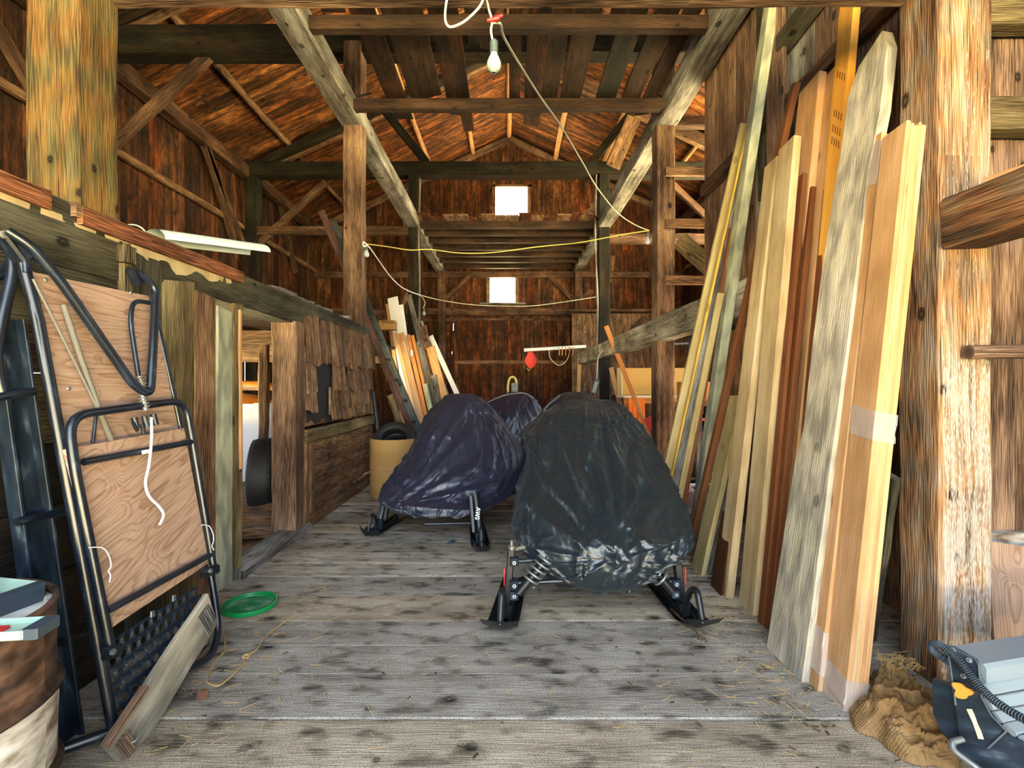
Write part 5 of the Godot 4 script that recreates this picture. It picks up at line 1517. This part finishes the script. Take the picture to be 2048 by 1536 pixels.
func make_middle() -> void:
	M.socket = flat("dark socket", Color("#44504c"), 0.5)
	# tires seen through the doorway
	for s in [[V(-2.52, 0.41, 4.95), Vector3(1, 0, -0.32).normalized(), "big treaded tire just inside the left doorway, partly behind the jamb"], [V(-3.1, 0.36, 5.3), Vector3(1, 0, -0.5).normalized(), "second tire deeper in the left doorway, behind the first"]]:
		var t := thing("tire", s[0] - Vector3(0, s[0].y, 0), s[2], "tire", "tires in the side room")
		var R: float = s[0].y - 0.03
		put("carcass", tire_mesh(s[0], s[1], R, 0.24), M.black, t)
		var tr := nb()
		var ax: Vector3 = s[1]
		var sx := ax.cross(Vector3.UP).normalized()
		var sy := ax.cross(sx)
		for i in 44:
			for j in 5:
				var a := TAU * (i + (j % 2) * 0.5) / 44
				var rd := sx * cos(a) + sy * sin(a)
				var off := (j - 2) * 0.042
				var rr := R * (1.0 - 0.012 * absf(j - 2.0) * absf(j - 2.0))
				board(tr, s[0] + rd * (rr - 0.012) + ax * off, s[0] + rd * (rr + 0.006) + ax * off, ax, 0.034, 0.036, {"bev": 0.0})
		tag(put("tread", tr, M.black, t), "", "", "", "stuff")
	# things in the side room
	var wp := nb()
	box(wp, V(-4.25, 0.505, 7.3), Vector3(1.5, 1.15, 0.5), 0.05)
	solo("white_chest", wp, M.white, "white smooth sided chest seen through the left doorway", "chest")
	for s in [[V(-4.9, 1.14, 7.3), V(-3.55, 1.14, 7.2), "upturned varnished wooden hull end lying on the white chest", 0.17], [V(-5.3, 1.36, 9.6), V(-4.5, 1.36, 9.3), "second varnished wooden hull end in front of the side room window", 0.14]]:
		var cm := nb()
		var pts := []
		var n := 9
		var P3 := PackedVector3Array()
		var U3 := PackedVector2Array()
		for i in 14:
			var f := i / 13.0
			for j in n:
				var a := PI * j / (n - 1)
				var rr: float = s[3] * sqrt(maxf(0.02, 1.0 - pow(f, 3.0)))
				P3.append((s[0] as Vector3).lerp(s[1], f) + Vector3(0, sin(a) * rr - 0.06, cos(a) * rr * 1.6))
				U3.append(Vector2(f, a * 0.2))
		cm.grid(P3, n, 14, U3)
		var P4 := PackedVector3Array()
		for i in 14:
			for j in n: P4.append(P3[i * n + n - 1 - j] - Vector3(0, 0.012, 0))
		cm.grid(P4, n, 14, U3)
		solo("wooden_hull", cm, M.canoe, s[2], "hull")
	var wbn := thing("work_bench", V(-5.0, -0.07, 9.5), "plain bench under the side room window", "bench")
	put("top", board(nb(), V(-5.5, 1.27, 9.5), V(-4.3, 1.27, 9.5), Vector3(0, 0, 1), 0.6, 0.05), M.plank, wbn)
	for x in [-5.4, -4.4]: put("leg", board(nb(), V(x, -0.07, 9.5), V(x, 1.25, 9.5), Vector3(1, 0, 0), 0.09, 0.09), M.plank, wbn)
	for i in 3:
		var sb := nb()
		board(sb, V(-2.9, 0.02 + 0.06 * i, 4.3 + 0.22 * i), V(-2.08, 0.02 + 0.06 * i, 4.35 + 0.22 * i), Vector3(0, 0, 1), 0.2, 0.09, {"bev": 0.01, "segs": 5, "jit": 0.01})
		solo("step_plank", sb, M.plank, "rough plank just inside the left doorway, %s of the three steps" % ["nearest", "middle", "farthest"][i], "plank")
	# cardboard drum with a tire in it
	var dc := V(-1.4, 0, 5.85)
	var cd := thing("fibre_drum", dc, "tan cardboard drum standing by the shingled wall", "drum")
	put("shell", lathe(nb(), dc, [[0.0, 0.01], [0.285, 0.01], [0.288, 0.7], [0.28, 0.702], [0.278, 0.04], [0.0, 0.04]], 40), M.card, cd)
	put("seam_band", lathe(nb(), dc, [[0.2885, 0.36], [0.2895, 0.37], [0.2885, 0.38]], 40), M.tan, cd)
	var tt := thing("tire", V(-1.4, 0.5, 5.85), "black tire resting aslant in the cardboard drum", "tire")
	put("carcass", tire_mesh(V(-1.4, 0.66, 5.86), Vector3(0.05, 0.62, 0.78).normalized(), 0.255, 0.14), M.black, tt)
	var tt2 := thing("tire", V(-1.33, 0.45, 5.95), "second tire under the top one in the cardboard drum", "tire")
	put("carcass", tire_mesh(V(-1.38, 0.58, 5.95), Vector3(0.1, 0.75, 0.65).normalized(), 0.25, 0.13), M.black, tt2)
	var bp := nb()
	tube(bp, [V(-1.68, 0.3, 6.35), V(-1.84, 1.25, 6.5)], 0.025, 10)
	solo("black_pipe", bp, M.blackpart, "short black pipe leaning on the shingled wall above the tires", "pipe")
	# ladder over the left wall
	var ld := thing("ladder", V(-1.1, 0, 6.8), "old paint spotted wooden ladder leaning over the left plank wall", "ladder")
	var a0 := V(-1.03, 0.0, 6.55); var a1 := V(-2.56, 3.72, 6.55)
	put("side_rail", board(nb(), a0, a1, Vector3(1, 0.4, 0), 0.09, 0.035, {"bev": 0.004, "segs": 6, "jit": 0.003}), M.ladderred, ld)
	var b0 := V(-1.03, 0.0, 7.0); var b1 := V(-2.56, 3.72, 7.0)
	put("side_rail", board(nb(), b0, b1, Vector3(1, 0.4, 0), 0.09, 0.035, {"bev": 0.004, "segs": 6, "jit": 0.003}), M.ladderblue, ld)
	for i in 12:
		var f := 0.06 + i * 0.08
		put("rung", tube(nb(), [a0.lerp(a1, f), b0.lerp(b1, f)], 0.018, 8), M.darkgrey, ld)
	# boards leaning on the left wall, bottoms behind the navy cover
	var G := "boards leaning on the far left wall"
	var L := [
		[785, 595, 818, 800, 8.6, 0.2, 0.02, M.white, "white painted board, tallest of the boards behind the ladder"],
		[800, 610, 826, 800, 8.7, 0.12, 0.02, M.white, "second white board tucked behind the tallest white one"],
		[775, 608, 800, 800, 8.8, 0.07, 0.02, M.pine, "narrow pale board left of the tallest white board"],
		[791, 665, 835, 850, 8.0, 0.07, 0.03, M.pine, "pine board nearest the ladder, its flat top level with the others"],
		[802, 666, 846, 850, 8.0, 0.09, 0.03, M.pine, "second pine board from the ladder"],
		[816, 670, 856, 850, 8.0, 0.07, 0.03, M.pinedark, "orange pine board with a white tag behind the ladder"],
		[825, 671, 866, 850, 8.0, 0.05, 0.03, M.pinedark, "narrow orange pine board right of the tagged one"],
		[834, 684, 872, 850, 8.1, 0.12, 0.025, M.grey, "wide grey board with a rounded top right of the pine boards"],
		[818, 590, 862, 780, 8.6, 0.09, 0.025, M.grey, "tall grey board rising beside the thin pale pole"],
		[846, 652, 884, 840, 8.2, 0.13, 0.03, M.plank, "brown grey board in the middle of the boards on the left"],
		[861, 694, 898, 835, 8.0, 0.15, 0.03, M.tan, "wide clean tan board right of the brown grey one"],
		[843, 642, 880, 745, 8.8, 0.035, 0.02, M.mint, "thin grey strip behind the wide clean tan board"],
		[861, 672, 915, 790, 8.7, 0.09, 0.02, M.white, "white strip at the right end of the boards on the left"],
		[850, 768, 868, 850, 7.4, 0.07, 0.02, M.mint, "short pale blue grey board low in front of the others"],
		[868, 750, 884, 850, 7.5, 0.1, 0.02, M.grey, "short grey board low in front of the wide tan one"],
		[860, 758, 876, 850, 7.45, 0.06, 0.02, M.darkgrey, "short dark grey board between the two other short ones"],
		[780, 790, 800, 850, 7.2, 0.1, 0.02, M.olive, "grey green offcut standing behind the tires"],
	]
	for q in L:
		var d: float = q[4]
		var yb: float = CY + F * H / d
		var sl: float = float(q[2] - q[0]) / (q[3] - q[1])
		var pb := P(q[0] + sl * (yb - q[1]), yb, d - 0.0)
		var pt := P(q[0], q[1], d + 0.25)
		var lo := solo("lumber_board", board(nb(), pb, pt, Vector3(1, 0.2, 0.25), q[5], q[6], {"bev": 0.002, "segs": 3, "jit": 0.002}), q[7], q[8], "board", G)
		if str(q[8]).contains("white tag"):
			put("price_tag", box(nb(), pb.lerp(pt, 0.86) + Vector3(0, 0, 0.018), Vector3(0.03, 0.1, 0.004), 0.0), M.white, lo)
	var cb := thing("cardboard_box", P(776, 660, 8.5), "small open cardboard box set against the boards behind the ladder", "box")
	put("carton", box(nb(), P(776, 651, 8.5), Vector3(0.27, 0.16, 0.2), 0.003), M.card, cb)
	put("flap", board(nb(), P(763, 643, 8.35), P(789, 645, 8.35), Vector3(0, 0.3, 1), 0.1, 0.004, {"bev": 0.0}), M.card, cb)
	# pale poles standing at the aisle posts
	var q2 := [[[840, 358], [837, 480], [839, 560], [838, 650]], [[1192, 350], [1190, 480], [1195, 600], [1194, 700], [1197, 800]]]
	var i := 0
	for s in q2:
		var pts := []
		for z in s: pts.append(P(z[0], z[1], 10.02))
		if i == 0: pts.append(P(838, 900, 10.02))
		else: pts.append(P(1197, 898, 10.02))
		solo("thin_pole", tube(nb(), spline(pts, 5), 0.022, 8), M.grey, ["thin pale pole against the dark post left of the far loft", "thin pale pole against the dark post right of the far loft"][i], "pole")
		i += 1
	# gutter and oddments on the left wall
	var gt := nb()
	var prof := []
	for k in 10: prof.append(Vector2(cos(PI * k / 9.0) * 0.05 , sin(PI * k / 9.0) * 0.05))
	var ga := V(-2.0, 2.15, 2.7)
	var gb := P(520, 506, 3.5)
	var gx := (gb - ga).normalized()
	var gs := gx.cross(Vector3.UP).normalized()
	var gp := PackedVector3Array()
	var gu := PackedVector2Array()
	for k in 24:
		var kk := k if k < 12 else 23 - k
		var a := PI * (kk / 11.0) * 1.05
		var r := 0.05 if k < 12 else 0.046
		gp.append((gs * cos(a) * 1.4 + Vector3.UP * sin(a)) * r * 1.3)
	var ge := PackedVector3Array()
	for e in [ga, gb]:
		for k in 24: ge.append(e + gp[k])
		for k in 24: gu.append(Vector2(k * 0.01, 0))
	gt.grid(ge, 24, 2, gu)
	var gr := PackedVector3Array()
	for e in [gb, ga]:
		for k in 24: gr.append(e + gp[k] * 0.999)
	gt.grid(gr, 24, 2, gu)
	solo("vinyl_gutter", gt, M.vinyl, "length of white vinyl gutter lying on the left wall's top beam", "gutter")
	var ring := nb()
	torus(ring, V(-2.05, 2.16, 2.62), Vector3(0.5, 0.2, 0.8).normalized(), 0.055, 0.004, 0.004, 28, 6)
	solo("metal_ring", ring, M.vinyl, "thin pale ring standing on the left wall left of the gutter", "ring")
	for s in [[V(-2.0, 2.14, 3.95), V(-1.96, 2.15, 4.35), 0.1, "flat grey scrap board on the left wall's top, beyond the gutter"], [V(-2.0, 2.145, 4.45), V(-1.97, 2.15, 4.75), 0.09, "stub of split wood on the left wall's top"], [V(-1.98, 2.14, 4.9), V(-1.95, 2.14, 5.2), 0.08, "second stub of split wood on the left wall, nearer the brown post"], [V(-2.15, 2.14, 5.55), V(-1.92, 2.15, 5.75), 0.09, "short scrap at the foot of the brown left post"]]:
		solo("wood_scrap", board(nb(), s[0], s[1], Vector3(1, 0, 0), s[2], 0.035, {"bev": 0.006, "segs": 4, "jit": 0.012}), M.grey, s[3], "block")
	# near bulb with its red wire nuts and cords
	bulb_thing(P(988, 145, 2.06), 1.05, "biggest bulb, frosted, hanging from a dark socket at the top middle", M.bulb)
	var wn := thing("wire_nut", P(988, 40, 2.06), "pair of red wire nuts joining the cords above the biggest bulb", "connector")
	for s in [[[998, 37], [974, 41]], [[990, 37], [1005, 31]]]:
		put("nut", tube(nb(), [P(s[0][0], s[0][1], 2.05), P(s[1][0], s[1][1], 2.05)], 0.011, 10, true, 0.006), M.red, wn)
	cable("electric_cord", [P(986, 84, 2.06), P(982, 62, 2.06), P(984, 42, 2.06), P(978, 20, 2.05), P(970, -5, 2.0), P(958, 15, 1.98), P(930, 42, 1.98), P(902, 54, 1.98), P(891, 42, 1.98), P(892, 10, 2.0), P(900, -30, 2.05)], 0.005, M.cord, "looped white cord over the biggest bulb")
	cable("electric_cord", [P(985, 45, 2.06), P(1000, 48, 2.1), P(1008, 75, 2.3), P(1040, 130, 2.8), P(1085, 200, 3.4), P(1122, 252, 4.0), P(1165, 325, 4.7), P(1192, 372, 5.2), P(1225, 415, 5.6), P(1248, 436, 5.9), P(1275, 452, 6.05), P(1298, 461, 6.12)], 0.007, M.cord, "long white cord running from the biggest bulb back to the chained post")
	cable("electric_cord", [P(1298, 461, 6.12), P(1240, 470, 6.1), P(1160, 485, 6.0), P(1080, 493, 5.95), P(985, 505, 5.95), P(920, 506, 5.95), P(860, 499, 6.0), P(820, 500, 6.0), P(780, 494, 6.05), P(735, 488, 6.05)], 0.007, M.yellowcord, "yellow cord slung across the aisle between the two middle posts")
	cable("electric_cord", [P(735, 490, 6.05), P(727, 484, 6.0), P(728, 493, 5.98), P(738, 494, 6.1), P(760, 525, 7.0), P(780, 552, 8.0), P(800, 572, 8.9), P(820, 583, 9.5), P(840, 590, 9.98)], 0.009, M.whiterope, "white cord sagging from the left middle post to the thin pole behind")
	cable("electric_cord", [P(840, 590, 9.98), P(880, 600, 10), P(940, 609, 10), P(1000, 612, 10), P(1060, 612, 10), P(1120, 605, 10), P(1192, 594, 10)], 0.008, M.cord, "thin faint cord hung between the two far thin poles")
	cable("electric_cord", [P(842, 591, 9.95), P(850, 605, 9.95), P(847, 616, 9.95), P(849, 622, 9.95)], 0.007, M.cord, "short drop cord holding the farthest bulb")
	bulb_thing(P(733, 515, 6.02), 1.15, "small bulb at the brown post beside the ladder", M.clearbulb)
	bulb_thing(P(1295, 489, 6.08), 1.15, "small bulb at the chained right post", M.clearbulb)
	bulb_thing(P(848, 631, 9.95), 1.1, "farthest bulb, tiny, near the thin left pole", M.clearbulb)
	# chain on the right middle post
	var ch := thing("chain", P(1301, 560, 6.2), "dark chain hanging on the side of the right middle post", "chain")
	for k in 44:
		var y := 350.0 + k * 4.8
		put("link", torus(nb(), P(1301.5 + sin(k * 0.4) * 1.0, y, 6.2), Vector3(1, 0, 0.2) if k % 2 else Vector3(0.2, 0, 1), 0.014, 0.0045, 0.0045, 10, 5), M.blackpart, ch)
	# rail end: white pipe with a red bag, ropes and hooks
	var pd := 12.4
	var pi := nb()
	tube(pi, [P(1048, 700, pd), P(1172, 693, pd)], 0.045, 10)
	solo("white_pipe", pi, M.white, "white pipe sticking out level from the right rail's far end", "pipe")
	var rb := nb()
	var rp := PackedVector3Array()
	var ru := PackedVector2Array()
	for j in 11:
		for k in 17:
			var a := TAU * k / 16
			var h := j / 10.0
			var r := 0.14 * sin(PI * pow(h, 0.8)) + 0.012
			rp.append(P(1062, 737 - h * 36, pd) + Vector3(cos(a) * r, 0, -sin(a) * r * 0.6) * (1.0 + 0.12 * sin(k * 2.3)))
			ru.append(Vector2(a, h))
	rb.grid(rp, 17, 11, ru, true)
	solo("red_bag", rb, M.redcloth, "small red cloth bag hanging from the white pipe's end", "bag")
	cable("rope", [P(1058, 698, pd), P(1056, 706, pd), P(1058, 730, pd), P(1055, 738, pd), P(1060, 740, pd), P(1061, 728, pd)], 0.012, M.twine, "coil of tan rope hanging below the red bag")
	cable("rope", [P(1098, 698, pd), P(1100, 715, pd), P(1112, 728, pd), P(1122, 730, pd), P(1134, 720, pd), P(1140, 700, pd)], 0.009, M.whiterope, "white loop of cord hanging from the middle of the white pipe")
	i = 0
	for x in [1118, 1124, 1131, 1138, 1145]:
		var tm := nb()
		tube(tm, spline([P(x, 694, pd - 0.04), P(x + 1, 702, pd - 0.05), P(x, 711, pd - 0.04)], 4), 0.012, 7)
		solo("hanging_tie", tm, [M.yellowcord, M.orange, M.twine, M.redcloth, M.twine][i], "%s small tie hanging on the white pipe, %s from its end" % [["yellow", "orange", "tan", "red", "pale tan"][i], ["first", "second", "third", "fourth", "fifth"][i]], "tie")
		i += 1
	var rl := nb()
	board(rl, P(1160, 706, 12.8), V(1.82, 0.6, 12.8), Vector3(1, 0, 0), 0.1, 0.1, {"bev": 0.01})
	solo("prop_post", rl, M.pine, "pale post propping the far end of the right grey rail", "post", "", "structure")
	# grey box hung on a cord by the dark right post
	var gbx := thing("hanging_box", P(1192, 790, 9.4), "small grey metering box hanging on a cord by the dark right post", "box")
	put("case", board(nb(), P(1188, 787, 9.4), P(1195, 759, 9.4), Vector3(1, 0, 0.5), 0.11, 0.05, {"bev": 0.008}), M.slate, gbx)
	put("face", board(nb(), P(1187, 785, 9.36), P(1194, 763, 9.36), Vector3(1, 0, 0.5), 0.08, 0.01, {"bev": 0.003}), M.alu, gbx)
	put("cord", tube(nb(), [P(1193, 760, 9.4), P(1196, 715, 9.45), V(1.86, 2.05, 9.5)], 0.006, 6), M.whiterope, gbx)
	# clutter beyond the right rail
	var pole := nb()
	board(pole, PF(1320, 924), P(1212, 652, 8.55), Vector3(1, 0, 0.3), 0.08, 0.05, {"bev": 0.006})
	solo("wooden_pole", pole, M.pinedark, "orange brown stick leaning across behind the right rail", "pole")
	i = 0
	for s in [[1222, 735, 1262, 905, 9.6], [1232, 728, 1272, 905, 9.7], [1226, 790, 1250, 905, 9.5]]:
		solo("lumber_board", board(nb(), P(s[2], s[3], s[4]), P(s[0], s[1], s[4] + 0.2), Vector3(1, 0, 0.3), 0.09, 0.03), [M.pine, M.plank, M.brown2][i], "%s board standing right of the grey metering box" % ["pale", "brown", "dark brown"][i], "board")
		i += 1
	var cab := thing("hutch", V(2.75, 0, 9.3), "yellow plywood hutch with a pale worktop beyond the right rail", "cabinet")
	put("back_panel", board(nb(), V(2.1, 1.42, 9.35), V(3.5, 1.42, 9.35), Vector3(0, 1, 0), 0.52, 0.02), M.yellowply, cab)
	put("side_panel", board(nb(), V(2.12, 1.42, 9.0), V(2.12, 1.42, 9.35), Vector3(0, 1, 0), 0.52, 0.02), M.counter, cab)
	put("worktop", board(nb(), V(2.1, 1.13, 9.05), V(3.5, 1.13, 9.05), Vector3(0, 0, 1), 0.6, 0.04), M.counter, cab)
	put("apron", board(nb(), V(2.1, 1.06, 8.78), V(3.5, 1.06, 8.78), Vector3(0, 1, 0), 0.1, 0.02), M.pinedark, cab)
	put("cupboard", box(nb(), V(2.85, 0.52, 9.05), Vector3(1.25, 1.0, 0.5), 0.006), M.brown2, cab)
	put("leg", board(nb(), V(2.14, 0, 8.8), V(2.14, 1.05, 8.8), Vector3(1, 0, 0), 0.06, 0.06), M.pinedark, cab)
	var oc := nb()
	var op := PackedVector3Array()
	var ou := PackedVector2Array()
	for j in 14:
		for k in 25:
			var fx := k / 24.0
			op.append(V(2.17 + fx * 0.3 + 0.01 * j / 13.0, 1.1 - j * 0.05, 8.74) + Vector3(0, 0, 0.025 * sin(fx * 22.0) * j / 13.0))
			ou.append(Vector2(fx, j * 0.05))
	oc.grid(op, 25, 14, ou)
	var oq := PackedVector3Array()
	for j in 14:
		for k in 25: oq.append(op[j * 25 + 24 - k] - Vector3(0, 0, 0.006))
	oc.grid(oq, 25, 14, ou)
	solo("orange_cloth", oc, M.orangecloth, "bright orange cloth hanging from the yellow hutch's worktop", "cloth")
	var tb := nb()
	tube(tb, [P(1272, 692, 8.6), P(1434, 684, 8.2), P(1437, 720, 8.2), P(1434, 780, 8.2), P(1434, 926, 8.2)], 0.016, 8)
	solo("white_tube", tb, M.alu, "thin white tube frame standing behind the right rail", "tube")
	var bx := nb()
	box(bx, V(3.05, 1.235, 7.45), Vector3(0.75, 0.32, 0.4), 0.01)
	solo("wooden_crate", bx, M.pinedark, "orange brown wooden crate seen between the leaning strips", "crate")
	var st := thing("shelf_board", V(3.0, 0, 7.4), "dark shelf on posts between the chained post and the crate", "shelf")
	put("shelf_plank", board(nb(), V(2.3, 1.05, 7.4), V(4.0, 1.05, 7.4), Vector3(0, 0, 1), 0.5, 0.05), M.plank, st)
	put("upright", board(nb(), V(3.9, 0, 7.4), V(3.9, 1.05, 7.4), Vector3(1, 0, 0), 0.08, 0.08), M.dark, st)
	put("upright", board(nb(), V(2.35, 0, 7.4), V(2.35, 1.05, 7.4), Vector3(1, 0, 0), 0.08, 0.08), M.dark, st)
	var dp := nb()
	tube(dp, [V(2.45, 0.0, 6.4), V(2.5, 2.0, 6.4)], 0.1, 12)
	solo("stove_pipe", dp, M.bluesteel, "dark blue black pipe standing behind the close-set pale strips", "pipe")
	# red bicycle partly hidden behind the lumber
	var bk := thing("bicycle", V(3.0, 0, 7.0), "red bicycle mostly hidden behind the leaning lumber", "bicycle")
	for x in [2.55, 3.55]:
		put("wheel", torus(nb(), V(x, 0.33, 7.0), Vector3(0, 0, 1), 0.31, 0.02, 0.02, 36, 8), M.black, bk)
	for s in [[V(2.7, 0.85, 7.0), V(3.25, 0.82, 7.0)], [V(2.7, 0.8, 7.0), V(3.05, 0.3, 7.0)], [V(3.05, 0.3, 7.0), V(3.27, 0.9, 7.0)], [V(3.05, 0.3, 7.0), V(3.55, 0.33, 7.0)], [V(3.25, 0.78, 7.0), V(3.55, 0.33, 7.0)], [V(2.55, 0.33, 7.0), V(2.72, 0.95, 7.0)]]:
		put("frame_tube", tube(nb(), s, 0.02, 8), M.red, bk)
	put("handlebar", tube(nb(), spline([V(2.72, 0.95, 6.75), V(2.75, 1.0, 6.9), V(2.72, 0.98, 7.0), V(2.75, 1.0, 7.1), V(2.72, 0.95, 7.25)], 4), 0.014, 8), M.steel, bk)
	put("saddle", board(nb(), V(3.18, 0.93, 7.0), V(3.42, 0.95, 7.0), Vector3(0, 0, 1), 0.05, 0.05, {"w2": 0.14, "bev": 0.015}), M.blackpart, bk)
	var rc := nb()
	board(rc, V(2.05, 0.9, 6.9), V(2.3, 0.3, 6.8), Vector3(1, 0, 0.5), 0.25, 0.06, {"bev": 0.02, "segs": 4, "jit": 0.02})
	solo("red_cloth", rc, M.redcloth, "dark red cloth hanging just right of the chained post", "cloth")
	var cu := nb()
	lathe(cu, V(1.9, 0.0, 5.35), [[0.0, 0.0], [0.14, 0.01], [0.17, 0.08], [0.16, 0.18], [0.1, 0.24], [0.0, 0.26]], 20)
	solo("spotted_sack", cu, M.pink, "pinkish spotted sack on the floor behind the close-set strips", "sack")
	for k in 4:
		solo("floor_scrap", board(nb(), V(2.0 + k * 0.1, 0.04 + 0.04 * k, 5.9 + 0.15 * k), V(2.9, 0.05 + 0.045 * k, 5.7 + 0.3 * k), Vector3(0, 0, 1), 0.1, 0.025), [M.grey, M.white, M.plank, M.grey][k], "%s scrap board lying in the heap beyond the right rail" % ["grey", "white", "brown", "upper grey"][k], "board")
	# litter on the floor
	var sm := nb()
	for k in 900:
		var x := 0.0
		var d := 0.0
		var g := rng.randf()
		if g < 0.35:
			d = rng.randf_range(1.9, 3.6); x = 1.18 + rng.randfn(0.0, 0.14)
		elif g < 0.55:
			d = rng.randf_range(1.7, 3.4); x = -1.3 + rng.randfn(0.0, 0.18)
		elif g < 0.65:
			d = rng.randf_range(1.75, 2.2); x = 1.75 + rng.randfn(0.0, 0.15)
		else:
			d = rng.randf_range(1.6, 6.0); x = rng.randf_range(-1.6, 1.4)
		var a := rng.randf() * TAU
		var ln := rng.randf_range(0.01, 0.07)
		var dv := Vector3(cos(a), 0, sin(a)) * ln
		var p := V(x, 0.006, d)
		board(sm, p, p + dv + Vector3(0, rng.randf() * 0.006, 0), Vector3.UP.cross(dv), rng.randf_range(0.001, 0.003), 0.0012, {"bev": 0.0})
	solo("straw_litter", sm, M.straw, "loose straw and chaff strewn over the plank floor", "straw", "", "stuff")
	var cm := nb()
	for k in 350:
		var d := rng.randf_range(1.65, 5.5)
		var x := rng.randf_range(-1.5, 1.5) if k % 2 else 1.25 + rng.randfn(0.0, 0.2)
		var p := V(x, 0.005, d)
		var a := rng.randf() * TAU
		var dv := Vector3(cos(a), 0, sin(a)) * rng.randf_range(0.005, 0.03)
		board(cm, p, p + dv, Vector3.UP.cross(dv), rng.randf_range(0.003, 0.008), 0.003, {"bev": 0.0})
	solo("bark_litter", cm, M.plank, "dark bark crumbs and chips scattered on the plank floor", "chips", "", "stuff")
	var lfm := nb()
	slab(lfm, [PF(392, 1395, 0.012), PF(402, 1402, 0.006), PF(415, 1396, 0.01), PF(418, 1380, 0.014), PF(408, 1376, 0.008), PF(396, 1384, 0.012)], Vector3.UP, 0.002)
	solo("dead_leaf", lfm, M.leaf, "single brown dead leaf on the floor below the aslant grey board", "leaf")
	var tapep := nb()
	var ta := PF(892, 1088, 0.004)
	slab(tapep, [ta, ta + Vector3(0.06, 0.004, -0.01), ta + Vector3(0.09, 0.02, -0.05), ta + Vector3(0.05, 0.012, -0.06), ta + Vector3(0.03, 0.02, -0.03)], Vector3.UP, 0.002)
	solo("plastic_scrap", tapep, M.slate, "crumpled blue plastic scrap on the floor before the navy cover", "scrap")
	var tg2 := nb()
	tube(tg2, [PF(1342, 1218, 0.02), PF(1360, 1235, 0.05), PF(1392, 1262, 0.12), PF(1397, 1278, 0.1)], 0.006, 6)
	solo("twig", tg2, M.plank, "dry twig lying across the right long ski", "twig")

func _ready() -> void:
	rng.seed = 20240611
	# camera: level, the lens axis a few pixels off the middle of the frame
	var cam := Camera3D.new()
	cam.name = "camera"
	cam.projection = Camera3D.PROJECTION_FRUSTUM
	cam.near = 0.05
	cam.far = 200.0
	cam.size = 2.0 * 0.05 * 768.0 / F
	cam.frustum_offset = Vector2(0.05 * (1024.0 - CX) / F, 0.05 * (CY - 768.0) / F)
	cam.position = Vector3(0, H, 0)
	add_child(cam)
	cam.current = true
	# sky, sun and exposure
	var sm := ProceduralSkyMaterial.new()
	sm.sky_top_color = Color(0.80, 0.88, 0.96)
	sm.sky_horizon_color = Color(0.95, 0.97, 0.98)
	sm.ground_bottom_color = Color(0.45, 0.44, 0.38)
	sm.ground_horizon_color = Color(0.7, 0.7, 0.66)
	sm.sky_energy_multiplier = 1.0
	sm.ground_energy_multiplier = 1.0
	var sky := Sky.new()
	sky.sky_material = sm
	var env := Environment.new()
	env.background_mode = Environment.BG_SKY
	env.sky = sky
	env.background_energy_multiplier = 1.0
	env.tonemap_mode = Environment.TONE_MAPPER_LINEAR
	env.tonemap_exposure = 9.3
	env.sdfgi_enabled = true
	env.ssao_enabled = true
	env.ssil_enabled = true
	var we := WorldEnvironment.new()
	we.name = "environment"
	we.environment = env
	add_child(we)
	var sun := DirectionalLight3D.new()
	sun.name = "sun"
	sun.light_color = Color(1.0, 0.93, 0.82)
	sun.light_energy = 30.0
	sun.light_angular_distance = 1.0
	sun.shadow_enabled = true
	sun.sky_mode = DirectionalLight3D.SKY_MODE_LIGHT_ONLY
	add_child(sun)
	sun.look_at_from_position(Vector3.ZERO, Vector3(-0.22, -0.72, 0.66), Vector3.UP)
	make_materials()
	M.ladderred = wood("worn red paint", M.grey.albedo_texture, M.grey.heightmap_texture, Color(0.62, 0.47, 0.46), 0.7, 0.3)
	M.ladderblue = wood("worn blue grey paint", M.grey.albedo_texture, M.grey.heightmap_texture, Color(0.55, 0.62, 0.68), 0.7, 0.3)
	make_shell()
	make_frame()
	make_partitions()
	make_lumber()
	make_machines()
	make_left_front()
	make_right_front()
	make_middle()
